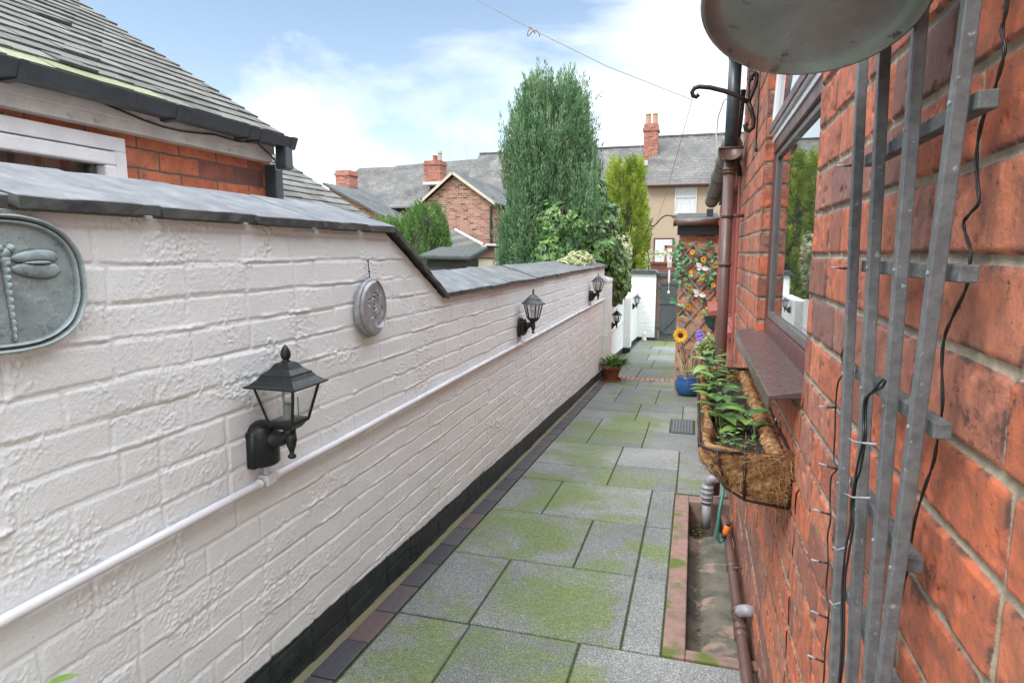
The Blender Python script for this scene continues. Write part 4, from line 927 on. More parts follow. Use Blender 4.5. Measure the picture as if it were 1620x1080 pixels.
a = MB(); top = Vector((.0, .0, .42)); a.tube([c0+q @ Vector((Rr+.02, 0, 0)), top, c0+q @ Vector((-Rr-.02, 0, 0))], .0025, 6); a.tube([top, Vector((.05, 0, .45)), Vector((.163, 0, .44))], .004, 6); a.build('hanger', M['iron'], t, True)

# ------------------------------------------------------------------ coir lined wall planter
t = empty('wall_planter', (0, 0, 0), 'coir lined wire wall basket with leafy green plants below the window sill', 'planter')
BY0, BY1, BZ, BX0, BX1 = 1.735, 3.06, .852, .032, .264
def rimpath(x0, x1, y0, y1, r=.06, n=6):
    p = [(x1, y0), ]
    p += [(x0+r-r*math.sin(k), y0+r-r*math.cos(k)) for k in np.linspace(0, math.pi/2, n)]
    p += [(x0+r-r*math.cos(k), y1-r+r*math.sin(k)) for k in np.linspace(0, math.pi/2, n)]
    p += [(x1, y1)]; return p
RP = rimpath(BX0, BX1, BY0, BY1)
a = MB(); a.tube([(x, y, BZ) for x, y in RP], .0045, 8, closed=True)
a.tube([(BX1, BY0, BZ), (BX1, BY0, BZ-.14)], .0045, 8); a.tube([(BX1, BY1, BZ), (BX1, BY1, BZ-.14)], .0045, 8)
def rib(yy, x0=BX0): return [(BX1-(BX1-x0)*math.cos(k)*(1.0), yy, BZ-.145*math.sin(k)**.8) for k in np.linspace(0, math.pi/2, 9)]
for yy in (1.86, 2.08, 2.3, 2.52, 2.74, 2.94): a.tube([(p[0]-.003, p[1], p[2]) for p in rib(yy)], .0035, 6)
a.tube([(BX1-.115, BY0-.005, BZ), (BX1-.115, BY0-.004, BZ-.07), (BX1-.112, BY0+.0, BZ-.128)], .004, 6)
a.tube([(BX0+.045, BY0-.002, BZ), (BX0+.055, BY0, BZ-.05), (BX0+.075, BY0+.01, BZ-.09)], .004, 6)
a.tube([(BX0+.03, BY0+.03, BZ-.05), (BX0+.07, BY0, BZ-.10), (BX1-.11, BY0, BZ-.130), (BX1, BY0, BZ-.142)], .004, 6)
a.build('wire_frame', M['iron'], t, True)
# liner: rim roll -> curved belly, plus near and far end walls
nu, nv = 150, 44
uu = np.linspace(0, 1, nu)[:, None]+np.zeros((1, nv)); kk = np.linspace(-.25, 1, nv)[None, :]+np.zeros((nu, 1))
Yc = BY0+.006+(BY1-BY0-.012)*uu; taper = 1-.38*np.exp(-(uu*(BY1-BY0)/.035)**2)-.38*np.exp(-((1-uu)*(BY1-BY0)/.035)**2)
ang_ = np.clip(kk, 0, 1)*math.pi/2; inner = np.clip(-kk/.25, 0, 1)
Xc = BX1-(BX1-BX0-.006)*np.cos(ang_)*taper + inner*.035; Zc = BZ-.006-.142*np.sin(ang_)**.8+.022*np.sin(inner*math.pi)-.03*inner
nz_ = (fbm(uu*40, kk*10, 91, 4)-.5)*.026+(fbm(uu*9, kk*3, 95, 3)-.5)*.03; Xc -= nz_*np.cos(ang_)*1; Zc -= nz_*np.sin(ang_)*.6
rr_ = np.repeat(fbm(uu*60, kk*22, 97, 4).reshape(-1, 1), 3, 1)
vsz = np.stack([Xc, Yc, Zc], -1).reshape(-1, 3)
nb = 60; F1 = grid_faces(nu, nv)
# back roll
ub = np.linspace(0, 1, nu)[:, None]+np.zeros((1, 12)); tb = np.linspace(0, math.pi, 12)[None, :]+np.zeros((nu, 1))
rb_ = .020+(fbm(ub*40, tb*2, 88, 4)-.5)*.018; Xb = BX1-.028+rb_*np.cos(tb)*1.1; Zb = BZ-.035+rb_*np.sin(tb)*1.3; Yb = BY0+.01+(BY1-BY0-.02)*ub
Vb = np.stack([Xb, Yb, Zb], -1).reshape(-1, 3); F2 = grid_faces(nu, 12)+len(vsz)
# end wall
def endw(yend, s_):
    n1, n2 = 40, 26; r_ = np.linspace(0, 1, n2)[None, :]+np.zeros((n1, 1)); k_ = np.linspace(0, math.pi/2, n1)[:, None]+np.zeros((1, n2))
    bulge = .012*(1-r_**2)+(fbm(k_*14, r_*9, 66, 4)-.5)*.022
    X_ = BX1-(BX1-BX0-.03)*np.cos(k_)*r_; Z_ = BZ+.004-.146*np.sin(k_)**.8*r_+(fbm(k_*8, r_*5, 67, 2)-.5)*.008*(1-r_); return np.stack([X_, yend-s_*bulge+s_*.01*r_**6, Z_], -1).reshape(-1, 3), grid_faces(n1, n2)
Ve, Fe = endw(BY0+.006, 1); Vf, Ff = endw(BY1-.006, -1)
o1 = len(vsz)+len(Vb); allv = np.concatenate([vsz, Vb, Ve, Vf]); allf = np.concatenate([F1, F2, Fe+o1, Ff+o1+len(Ve)])
rc = fbm(allv[:, 1]*70+allv[:, 0]*40, allv[:, 2]*70, 55, 4); rc = np.clip((rc-.3)*2.2, 0, 1)
ln = np_mesh('coir_liner', allv, allf, 4, M['coir'], t, True, {'rnd': np.stack([rc, rc, rc], -1)})
# loose coir fibres
a = MB()
idx = rng.integers(0, len(allv), 9000)
for i in idx:
    p = Vector(allv[i]); o = Vector((p.x-.18, 0, p.z-.84)); 
    if p.y < BY0+.03: o = Vector((random.uniform(-.3, .3), -1, random.uniform(-.3, .3)))
    if o.length < 1e-4: o = Vector((0, 0, 1))
    o.normalize(); tdir = Vector((random.gauss(0, 1), random.gauss(0, 1), random.gauss(0, 1))); tdir = (tdir-o*tdir.dot(o)).normalized()
    l = random.uniform(.012, .045); k = random.uniform(.05, .5)
    p0 = p+o*.0015; p1 = p0+tdir*l*.5+o*l*k*.5; p2 = p0+tdir*l+o*l*k*random.uniform(.2, 1)+Vector((0, 0, -.2*l))
    w = o.cross(tdir).normalized()*random.uniform(.0003, .0006); r = random.random()
    a.add([p0-w, p0+w, p1-w, p1+w, p2], [(0, 1, 3, 2), (2, 3, 4)], r)
a.build('loose_fibre', M['coir'], t)
# soil
nu, nv = 120, 24; U, Vv = np.meshgrid(np.linspace(BY0+.03, BY1-.03, nu), np.linspace(BX0+.03, BX1-.015, nv), indexing='ij')
Zs = BZ-.055+(fbm(U*40, Vv*40, 44, 4)-.5)*.035; np_mesh('soil', np.stack([Vv, U, Zs], -1).reshape(-1, 3), grid_faces(nu, nv)[:, ::-1], 4, M['soil'], t, True)
a = MB(); s = MB()
def sprig(p, h, lean, nl, ll, lw, a, s, top=True):
    p = Vector(p); pts = [p+Vector(lean)*k*k*h+Vector((0, 0, h*k)) for k in (0, .33, .66, 1)]; s.tube(pts, [.003, .0025, .002, .0014], 6)
    ph = random.random()*6
    for i in range(nl):
        k = .25+.75*(i+.5)/nl; q = p+Vector(lean)*k*k*h+Vector((0, 0, h*k)); an = ph+i*2.4; el_ = random.uniform(.1, .55)
        d = Vector((math.cos(an), math.sin(an), el_)); sc = random.uniform(.7, 1.1)*(1.05-.35*k)
        a.leaf(q, d, (0, 0, 1), ll*sc, lw*sc, curl=random.uniform(.1, .45), n=5, fold=.25, shape=.85)
# tall leafy plants towards the back, young seedlings in front
for (x, yy, h, nl, ll, lw) in ((.10, 2.55, .20, 13, .115, .052), (.13, 2.35, .15, 12, .11, .056), (.07, 2.75, .19, 10, .10, .036), (.15, 2.8, .20, 10, .09, .035), (.10, 2.15, .12, 8, .115, .064), (.17, 2.1, .10, 7, .12, .058), (.07, 2.3, .13, 8, .09, .036), (.12, 2.95, .2, 9, .08, .03), (.14, 2.5, .11, 9, .06, .03)):
    sprig((x, yy, BZ-.06), h, (random.uniform(-.35, .2), random.uniform(-.35, .15), 0), nl, ll, lw, a, s)
for i in range(26):
    sprig((random.uniform(.09, .2), random.uniform(1.85, 2.6), BZ-.055), random.uniform(.02, .07), (random.uniform(-.3, .3), random.uniform(-.3, .3), 0), random.randint(2, 5), .034, .016, a, s)
s.build('stems', M['stem'], t); a.build('leaves', M['leaf'], t, True)
a = MB()
for i in range(160):
    p = (random.uniform(.09, .2), random.uniform(1.82, 2.5), BZ-.05); a.leaf(p, (random.uniform(-1, 1), random.uniform(-1, 1), random.uniform(.1, 1)), (0, 0, 1), random.uniform(.01, .035), .002, n=1)
a.build('root_litter', M['dryleaf'], t)
a = MB(); a.tube([(BX1, 2.0, BZ-.02), (BX1-.002, 2.0, BZ+.03), (BX1-.012, 2.0, BZ+.034), (BX1-.014, 2.0, BZ+.01)], .003, 6); a.build('hook', M['galv'], t, True)

# ------------------------------------------------------------------ scroll bracket with washing line
t = empty('scroll_bracket', (.258, 3.5, 2.07), 'black wrought iron scroll bracket high on the brick wall holding the line', 'bracket', 'black iron line brackets')
a = MB()
def ribbon(pts, w=.016): a.tube([(p[0]*1.04, p[1], .05+(p[2]-.05)*1.12) for p in pts], w*.72, 8)
ribbon([(-.012+.014*math.cos(k)*s_, 0, .155+.022*math.sin(k)*s_) for k, s_ in zip(np.linspace(3.6, 0, 9), np.linspace(.7, 1.2, 9))]+[(-.004, 0, .12), (-.018, 0, .085), (-.03, 0, .055)])
ribbon([(-.03, 0, .055), (-.014, 0, .02), (-.002, 0, -.02), (-.004, 0, -.055), (-.02, 0, -.068), (-.036, 0, -.062), (-.04, 0, -.045), (-.03, 0, -.035)])
ribbon([(-.03, 0, .055), (-.028, 0, .10), (-.032, 0, .135), (-.02, 0, .175), (-.008, 0, .18)], .008)
ribbon([(-.03, 0, .055), (-.08, 0, .085), (-.14, 0, .11), (-.21, 0, .13), (-.26, 0, .137), (-.283, 0, .132), (-.294, 0, .115), (-.288, 0, .098), (-.272, 0, .093), (-.262, 0, .103)])
ax = MB(); a.build('scroll', M['iron'], t, True)
t = empty('scroll_bracket', (-.20, 8.30, 1.72), 'small black scroll bracket on the corner of the lattice covered outbuilding', 'bracket', 'black iron line brackets')
a = MB(); ribbon([(0, 0, -.02), (-.03, 0, .05), (-.09, 0, .11), (-.16, 0, .12), (-.22, 0, .09), (-.27, 0, .03), (-.31, 0, .0), (-.345, 0, .01), (-.35, 0, .04), (-.33, 0, .05)], .012); a.build('scroll', M['iron'], t, True)
t = empty('washing_line', (0, 0, 0), 'thin wire washing line crossing the sky with a twisted knot', 'washing line')
T0 = Vector((-.045, 3.5, 2.155)); T1 = Vector((0, 0, 1.38))+Vector((-.26148584, 1.02639395, .34959064))*3.72; T2 = Vector((0, 0, 1.38))+Vector((-.34690435, 1.0086417, .3961367))*3.9
T3 = T2+(T2-T1)*6; a = MB(); a.tube([T0, T0.lerp(T1, .5)+Vector((0, 0, -.02)), T1, T2, T3], .0022, 6)
a.tube([T0, T0.lerp(Vector((-.5, 8.25, 1.72)), .5)+Vector((0, 0, -.06)), Vector((-.5, 8.25, 1.72))], .0016, 6)
a.build('wire', M['wire'], t)
a = MB(); pts = [T1+Vector((.03*math.sin(k*.9)+.004*k-.02, 0, .018*math.cos(k*1.7)-.003*k)) for k in np.linspace(0, 9, 28)]; a.tube(pts, .0032, 6); a.build('knot', M['wire'], t, True)

# ------------------------------------------------------------------ outbuilding with lattice
ob = empty('outbuilding', (0, 0, 0), 'small brick outbuilding end wall at the end of the house passage', 'outbuilding')
a = MB(); a.bb(-.20, XH+.6, 8.35, 11.5, -.9, 1.62); a.build('wall', M['red_xz'], ob)
a = MB(); a.bb(-.225, XH, 8.27, 8.32, 1.60, 1.72); a.build('fascia', M['cable'], ob, bevel=.004)
a = MB(); a.tube([(-.27, 8.22, 1.755), (XH-.01, 8.22, 1.755)], .045, 14); a.tube([(-.275, 8.22, 1.755), (-.255, 8.22, 1.755)], .05, 14); a.build('gutter', M['pvcbrown'], ob, True)
a = MB(); a.add([(-.25, 8.24, 1.77), (XH-.002, 8.24, 1.77), (XH-.002, 9.2, 1.88), (-.25, 9.2, 1.88), (-.25, 8.24, 1.80), (XH-.002, 8.24, 1.80), (XH-.002, 9.2, 1.92), (-.25, 9.2, 1.92)], [(0,3,2,1),(4,5,6,7),(0,1,5,4),(1,2,6,5),(2,3,7,6),(3,0,4,7)]); a.bb(.12, .2, 8.5, 8.6, 1.8, 1.93); a.build('roof', simple('dark_wet_felt', (.022, .026, .025), (.04, .046, .042), 20, .8, bmp=.4), ob)
lt = empty('lattice_trellis', (0, 0, 0), 'diagonal wooden lattice dressed with artificial sunflowers and ivy leaves', 'trellis')
a = MB(); x0, x1, z0, z1 = -.19, .26, -.25, 1.52
def clipseg(cx, sg):
    pts = []
    for zz in np.linspace(z0, z1, 400):
        x = cx+sg*(zz-z0)*.82
        if x0 <= x <= x1: pts.append((x, zz))
    return (pts[0], pts[-1]) if len(pts) > 6 else None
for sg, dy in ((1, 8.328), (-1, 8.318)):
    for c in np.arange(-2.4, 2.4, .19):
        q = clipseg(c, sg)
        if q: a.bar((q[0][0], dy, q[0][1]), (q[1][0], dy, q[1][1]), .018, .008, up=(0, 1, 0))
a.build('lattice', M['lattice'], lt)
a = MB(); fl_ = MB(); ce = MB()
def flower(p, r, petals, center, d=(0, -1, 0), n=11, rc=.35):
    p = Vector(p); d = Vector(d).normalized(); u = d.orthogonal().normalized(); w = d.cross(u)
    for lay in range(2):
        for i in range(n):
            an = 2*math.pi*(i+.5*lay)/n+random.uniform(-.1, .1); q = u*math.cos(an)+w*math.sin(an)
            petals.leaf(p+q*r*rc*.7+d*.004*lay, q+d*(.15+.25*lay), d, r*(1-rc*.7), r*.42, curl=.25, n=2)
    vs = [p+d*.012]+[p+(u*math.cos(k)+w*math.sin(k))*r*rc+d*.006 for k in np.linspace(0, 2*math.pi, 13)[:-1]]
    center.add(vs, [(0, 1+i, 1+(i+1) % 12) for i in range(12)])
for i in range(12):
    cx = -.17+(i*.137) % .42; cz = 1.47-i*.078+random.uniform(-.03, .03)
    fl_ = MB(); ce = MB(); flower((cx, 8.29, cz), random.uniform(.030, .042), fl_, ce, (random.uniform(-.5, .5), -1, random.uniform(-.4, .3)), 8, .2); fo = fl_.build('artificial_flower', M['petal'], lt); ce.build('flower_centre', M['seed'], fo)
for i in range(95):
    cz = 1.52-abs(random.gauss(0, .42)); cx = random.uniform(-.22, .26)
    if cz < .5: continue
    if i % 3 == 0: cx = -.22+random.uniform(-.03, .05)
    for k in range(2): a.leaf((cx, 8.30, cz), (random.uniform(-1, 1), -.5, random.uniform(-1, .6)), (0, -1, .3), random.uniform(.045, .07), random.uniform(.03, .045), n=3, curl=.3)
for i in range(5): a.leaf((-.2, 8.29, .78), (-1, -.3, random.uniform(-.4, .8)), (0, -1, .3), .09, .05, n=3)
a.build('artificial_leaves', M['fakeleaf'], lt);
for (x, zz, lab) in ((.085, 1.20, 'upper white butterfly ornament hung on the lattice'), (.065, .87, 'lower cream butterfly ornament hung on the lattice')):
    t = empty('butterfly_ornament', (x, 8.26, zz), lab, 'ornament', 'hanging butterfly ornaments')
    a = MB(); 
    for s_ in (-1, 1): a.leaf((0, 0, 0), (s_*.8, -.2, .7 if s_ < 0 else -.2), (0, -1, 0), .09, .06, n=4); a.leaf((0, 0, 0), (s_*.9, -.1, -.35), (0, -1, 0), .065, .05, n=4)
    a.build('wings', M['china'], t); a = MB(); a.tube([(0, 0, 0), (0, 0, .16)], .001, 4); a.build('thread', M['wire'], t)

def bushy(t, c, rx, ry, rz, n, ll, lw, mat, dn='leaves', up=.3):
    a = MB()
    for i in range(n):
        th = random.uniform(0, 2*math.pi); r = math.sqrt(random.random()); p = Vector((c[0]+rx*r*math.cos(th), c[1]+ry*r*math.sin(th), c[2]+rz*random.random()*(1.1-r*.6)))
        a.leaf(p, (math.cos(th)*r+random.uniform(-.5, .5), math.sin(th)*r+random.uniform(-.5, .5), up+random.uniform(-.2, .6)), (0, 0, 1), ll*random.uniform(.7, 1.2), lw, curl=random.uniform(.1, .5), n=3)
    a.build(dn, mat, t)
def pot(name, loc, label, cat, prof, mat, group=None):
    t = empty(name, loc, label, cat, group); a = MB(); a.lathe(prof, (0, 0, 0), 28); a.build('pot', mat, t, True)
    top = prof[-1]; a = MB(); a.lathe([(.001, top[1]-.03), (top[0]*.98, top[1]-.03), (top[0]*.98, top[1]-.026), (.001, top[1]-.022)], (0, 0, 0), 24); a.build('soil', M['soil'], t); return t
# terracotta pot
t = pot('potted_plant', (-1.10, 9.02, gz(9.02)), 'terracotta pot with leafy green plant at the foot of the white wall', 'potted plant', [(.09, 0), (.125, .0), (.125, .03), (.095, .03), (.10, .05), (.128, .17), (.140, .17), (.145, .22), (.135, .22), (.128, .18)][2:], M['terracotta'])
a = MB(); a.lathe([(.10, 0), (.145, .004), (.15, .03), (.14, .03), (.10, .012)], (0, 0, 0), 28); a.build('saucer', M['terracotta'], t, True)
bushy(t, (.02, -.02, .19), .17, .14, .16, 130, .11, .035, M['leaf']); bushy(t, (.12, 0, .2), .12, .1, .14, 60, .11, .035, M['leaf'])
# blue glazed pot with sunflower
t = pot('potted_sunflower', (-.03, 8.12, gz(8.12)), 'round blue glazed pot with a tall artificial sunflower and dry stems', 'potted plant', [(.08, 0), (.11, .005), (.145, .06), (.155, .12), (.145, .19), (.125, .225), (.13, .24), (.118, .24)], M['blueglaze'])
a = MB()
for i in range(40): 
    an = random.uniform(0, 6.28); a.leaf((random.uniform(-.05, .05), random.uniform(-.05, .05), .2), (math.cos(an)*.45, math.sin(an)*.45, 1), (0, -1, 0), random.uniform(.2, .5), .01, n=3, curl=.3)
a.build('dry_stems', M['dryleaf'], t)
a = MB(); a.tube([(0, 0, .2), (-.05, -.02, .5), (-.1, -.04, .76)], .006, 6); a.build('stem', M['stem'], t)
a = MB(); ce = MB(); flower((-.105, -.07, .765), .092, a, ce, (-.1, -1, -.05), 16, .42); a.build('petals', M['yellow'], t); ce.build('seed_head', M['seed'], t)
# hanging green planters
def hangpot(loc, label, r=.12, h=.16):
    t = empty('hanging_planter', loc, label, 'planter', 'green wall planters'); a = MB(); n = 22; prof = [(.3, 0), (.62, .18*h), (.85, .5*h), (1.0, .97*h), (1.05, h)]
    vs = []
    for q, zz in prof:
        for k in range(n): an = math.pi*k/(n-1); vs.append((-(r*q)*math.sin(an)*.95*(1+.02*(k % 2)), -r*q*math.cos(an), zz))
    a.add(vs, [(i*n+k, i*n+k+1, (i+1)*n+k+1, (i+1)*n+k) for i in range(len(prof)-1) for k in range(n-1)]+[tuple(range(n)), tuple(i*n for i in range(len(prof)))+tuple(i*n+n-1 for i in range(len(prof)-1, -1, -1))])
    a.build('pot', M['greenpl'], t, True); return t
t = hangpot((.262, 7.55, .50), 'upper green half round wall planter with trailing plant by the lattice', .15, .17); bushy(t, (-.07, 0, .15), .09, .13, .09, 140, .07, .02, M['varieg'], 'leaves'); 
t = hangpot((.262, 5.9, .33), 'lower green wall planter full of variegated leaves behind the coir basket', .19, .17); bushy(t, (-.1, 0, .15), .11, .2, .17, 420, .05, .024, M['varieg'], 'leaves')
bushy(t, (-.08, -.05, .15), .1, .18, .15, 120, .05, .02, M['leaf'], 'green_leaves')
a = MB(); 
for k in range(4): flower((-.19+random.uniform(-.02, .02), -.1+random.uniform(-.02, .02), .32+random.uniform(-.03, .03)), .032, a, MB(), (-.4, -1, .2), 7)
a.build('purple_flowers', M['purple'], t)

# gate
t = empty('garden_gate', (0, 0, 0), 'dark grey boarded garden gate closing the far end of the path', 'gate')
a = MB()
for i in range(9): a.bb(-.80+i*.083, -.80+i*.083+.079, 16.10, 16.125, gz(16)+.05, .66)
a.build('boards', M['gate'], t, bevel=.004)
a = MB()
for zz in (.60, .12, -.62): a.bb(-.80, -.06, 16.075, 16.10, zz, zz+.07)
a.bar((-.76, 16.085, -.58), (-.20, 16.085, .10), .06, .02, up=(0, 1, 0)); a.build('rails', M['gate'], t, bevel=.003)
a = MB(); a.bb(-.895, -.83, 16.06, 16.14, gz(16), .80); a.bb(-.05, .0, 16.06, 16.14, gz(16), .80); a.bb(-.83, -.05, 16.07, 16.13, .69, .80); a.bb(-.83, -.05, 16.04, 16.13, gz(16)-.02, gz(16)+.045); a.build('gate_frame', M['gateframe'], t, bevel=.004)
a = MB(); a.bb(-.9, .02, 16.03, 16.16, .80, .90); a.build('lintel', M['gate'], t, bevel=.004)
a = MB(); a.bb(-.845, -.80, 16.06, 16.075, .5, .53); a.bb(-.845, -.80, 16.06, 16.075, -.5, -.47); a.build('hinge', M['iron'], t)
t = empty('wind_chime', (-.50, 13.5, 1.05), 'pale pink and white hanging wind chime above the gate', 'wind chime')
a = MB(); a.lathe([(.001, 0), (.04, .02), (.05, .05), (.04, .1), (.05, .13), (.03, .17), (.001, .18)], (0, 0, 0), 10); a.build('figure', M['pinkorn'], t, True); a = MB(); a.lathe([(.02, -.28), (.02, -.02)], (0, 0, 0), 8); a.lathe([(.025, -.5), (.02, -.45), (.004, -.44), (.004, -.28)], (0, 0, 0), 8); a.tube([(0, 0, .18), (.02, -.5, .72)], .002, 4); a.build('tube', M['china'], t)
t = empty('white_jug', (-1.12, 15.6, gz(15.6)), 'small white ornament on the ground by the gate pier', 'ornament')
a = MB(); a.lathe([(.04, 0), (.06, .02), (.055, .08), (.03, .12), (.045, .16), (.045, .2), (.02, .23)], (0, 0, 0), 14); a.build('body', M['china'], t, True)
a = MB()
t = empty('red_garden_wall', (0, 0, 0), 'low red brick wall beyond the garden gate', 'wall'); a.bb(-3.2, .6, 19, 19.22, -.82, 1.05); a.build('brickwork', M['low_xz'], t); a = MB(); a.bb(-3.25, .65, 18.96, 19.26, 1.05, 1.12); a.build('coping', M['terracotta'], t)

# ------------------------------------------------------------------ neighbour's house on the left
nb_ = empty('neighbour_house', (0, 0, 0), 'low tiled brick house with white window behind the white wall', 'house')
XN = -2.30
a = MB(); a.bb(-6.8, XN-.14, -1.0, 3.119, -.4, 1.90); a.bb(XN-.139, XN, 2.146, 3.12, -.4, 1.905); a.bb(XN-.139, XN, -1, 2.146, -.4, 1.0); a.bb(XN-.139, XN, -1, 2.146, 1.845, 1.905); a.bb(-6.6, XN-.15, 3.12, 4.45, -.4, 1.45); a.build('wall', M['red_yz'], nb_)
a = MB(); a.prism([(-6.8, 1.905), (XN-.005, 1.905), (-4.55, 3.30)], 'y', 2.96, 3.06); a.build('gable', M['red_xz'], nb_)
a = MB(); a.bb(XN, XN+.06, -1, 3.06, 1.868, 2.03); a.bb(XN+.06, XN+.075, -1, 3.06, 1.91, 2.03); a.build('fascia', M['fascia'], nb_, bevel=.003)
# square section gutter
a = MB(); gy = np.linspace(-1, 3.10, 5)
for i in range(4):
    zg = 1.992
    a.prism([(XN+.08, zg+.0), (XN+.10, zg-.048), (XN+.165, zg-.048), (XN+.185, zg+.0), (XN+.187, zg+.004), (XN+.175, zg+.004), (XN+.16, zg-.04), (XN+.105, zg-.04), (XN+.09, zg)], 'y', gy[i], gy[i+1]-.0005)
for yy in (1.62, 2.28, 2.74, 2.82, 3.07): a.prism([(XN+.065, zg+.006), (XN+.08, zg-.057), (XN+.168, zg-.054), (XN+.192, zg+.008), (XN+.18, zg+.009), (XN+.08, zg+.009)], 'y', yy, yy+(.03 if yy < 3.0 else .045))
a.build('gutter', M['pvcblack'], nb_, bevel=.002)
a = MB(); a.bb(XN+.10, XN+.165, 3.03, 3.095, 1.83, 1.96); a.prism([(3.06, 1.50), (3.125, 1.50), (3.125, 1.86), (3.06, 1.86)], 'x', XN+.005, XN+.075); a.bb(XN+.005, XN+.07, 3.06, 3.125, -.3, 1.5); a.build('downpipe', M['pvcblack'], nb_, bevel=.005)
# window
a = MB(); yw = 2.145; zt = 1.843
a.bb(XN-.02, XN+.03, -.6, yw, zt-.055, zt); a.bb(XN-.02, XN+.03, yw-.055, yw, 1.1, zt-.055); nw = a.build('window', M['pvcwhite'], nb_, bevel=.004)
a = MB(); a.bb(XN-.01, XN+.045, -.55, yw-.06, zt-.115, zt-.062); a.bb(XN-.01, XN+.045, yw-.115, yw-.062, 1.1, zt-.116); a.build('sash', M['pvcwhite'], nw, bevel=.008)
a = MB(); a.bb(XN+.001, XN+.006, -.55, yw-.11, 1.1, zt-.11); a.build('pane', clear('neighbour_glass', .10), nw)
a = MB(); 
for i in range(24): a.box((XN-.075, -.3+i*.1, 1.45), (.012, .085, .7), Matrix.Rotation(.3, 3, 'Z'))
a.build('blind', M['blind'], nw); a = MB(); a.bb(XN-.138, XN-.13, -.95, 2.14, 1.0, 1.84); a.build('dark_room_panel', M['cable'], nw)  # black panel stands in for the darkness of the room
a = MB(); a.bb(XN+.0005, XN+.004, -.6, yw+.001, 1.0, zt+.001); 
a = MB(); wp_ = [(XN+.08, .3+.1*i, 1.975-.0*i-.02*math.sin(i*.7)-.004*i*.5) for i in range(24)]+[(XN+.085, 2.75, 1.93), (XN+.09, 2.9, 1.945), (XN+.09, 3.0, 1.90), (XN+.09, 3.06, 1.86)]
a.tube(wp_, .004, 6); a.build('fascia_cable', M['cable'], nb_, True)
a = MB(); 
for k in range(3): a.tube([(XN+.1+.02*math.cos(q+k), 3.07+.035*math.sin(q+k), 1.86+.02*math.cos(q)*(1+.4*k)) for q in np.linspace(0, 5.2, 14)], .0022, 5)
for i in range(40):
    yy = random.uniform(.9, 2.9); p = Vector((XN+.078, yy, 1.95+random.uniform(-.02, .02))); a.tube([p, p+Vector((.01, random.uniform(-.03, .03), random.uniform(-.02, .03)))], .0011, 4)
a.build('white_tie', M['fascia'], nb_)
def tiled_roof(xe, ze, y0, y1, n, pitch, parent, name, seed, moss=2):
    rg = random.Random(seed); A = MB(); B = MB(); cp_, sp_ = math.cos(pitch), math.sin(pitch); g = .098
    for r in range(n):
        y = y0 + (0 if r % 2 else -.0825); 
        while y < y1-.02:
            w = .163; ya = max(y, y0); yb2 = min(y+w, y1+rg.uniform(-.012, .008) if y+w > y1 else y+w)
            if yb2-ya > .03:
                s0 = r*g; s1 = s0+.165; lift0 = .016+rg.uniform(-.001, .003)+(rg.random() < .03)*.008; lift1 = .004; tk = .013; dy = rg.uniform(-.002, .002); sk = rg.uniform(-.0015, .0015)
                def P(s_, yy, h): return (xe-s_*cp_+h*sp_, yy, ze+s_*sp_+h*cp_)
                vs = [P(s0+sk, ya+.001, lift0-tk), P(s0-sk, yb2-.001, lift0-tk), P(s1, yb2-.001, lift1-tk), P(s1, ya+.001, lift1-tk), P(s0+sk, ya+.001, lift0+dy), P(s0-sk, yb2-.001, lift0-dy), P(s1, yb2-.001, lift1), P(s1, ya+.001, lift1)]
                mb = B if (r < moss and y < 2.0+.5*rg.random() and rg.random() < (.9 if r == 0 else .45)) else A
                mb.add(vs, [(0,1,2,3),(4,7,6,5),(0,4,5,1),(1,5,6,2),(2,6,7,3),(3,7,4,0)], rg.random())
            y += w
    o = A.build(name, M['tile'], parent)
    if B.v: B.build('mossy_eaves_tiles', M['mosstile'], parent)
    return o
PN = math.atan2(.92, 1.50)
tiled_roof(XN+.12, 2.005, -.9, 3.09, 28, PN, nb_, 'roof_tiles', 1, 1)
tiled_roof(-2.28, 1.535, 3.13, 4.52, 20, PN, nb_, 'lower_roof_tiles', 2, 0)
a = MB(); a.prism([(XN+.11, 1.99), (-4.55, 3.40), (-6.9, 1.97), (-4.55, 3.33)], 'y', -.9, 3.075); a.prism([(-2.30, 1.53), (-3.9, 2.5), (-3.9, 2.40), (-2.30, 1.48)], 'y', 3.13, 4.5); a.build('roof_underlay', M['felt'], nb_)
a = MB(); a.prism([(-4.7, 3.385), (-4.55, 3.475), (-4.4, 3.385)], 'y', -.9, 3.08); a.add([(-4.6, -.9, 3.45), (-4.6, 3.08, 3.45), (-6.9, 3.08, 2.03), (-6.9, -.9, 2.03)], [(0, 1, 2, 3)]); a.build('ridge_and_rear_slope', M['tile'], nb_)

# ------------------------------------------------------------------ far terrace
def chimney(parent, x, y, z0, w, d, h, pots, name='chimney', potmat='pot_buff'):
    a = MB(); a.bb(x-w/2, x+w/2, y-d/2, y+d/2, z0, z0+h*.82); a.bb(x-w/2-.05, x+w/2+.05, y-d/2-.05, y+d/2+.05, z0+h*.82, z0+h*.9); a.bb(x-w/2, x+w/2, y-d/2, y+d/2, z0+h*.9, z0+h)
    c = a.build(name, M['chim'], parent); 
    if pots:
        a = MB()
        for i in range(pots[0]): a.lathe([(.13, 0), (.12, pots[1]*.9), (.15, pots[1]*.92), (.14, pots[1])], (x-w/2+w*(i+.5)/pots[0], y, z0+h), 12)
        a.build('chimney_pot', M[potmat], c)
    a = MB(); a.bb(x-w/2-.06, x+w/2+.06, y-d/2-.06, y+d/2, z0-.02, z0+.22*h*.5); a.build('flashing', M['fascia'], c); return c
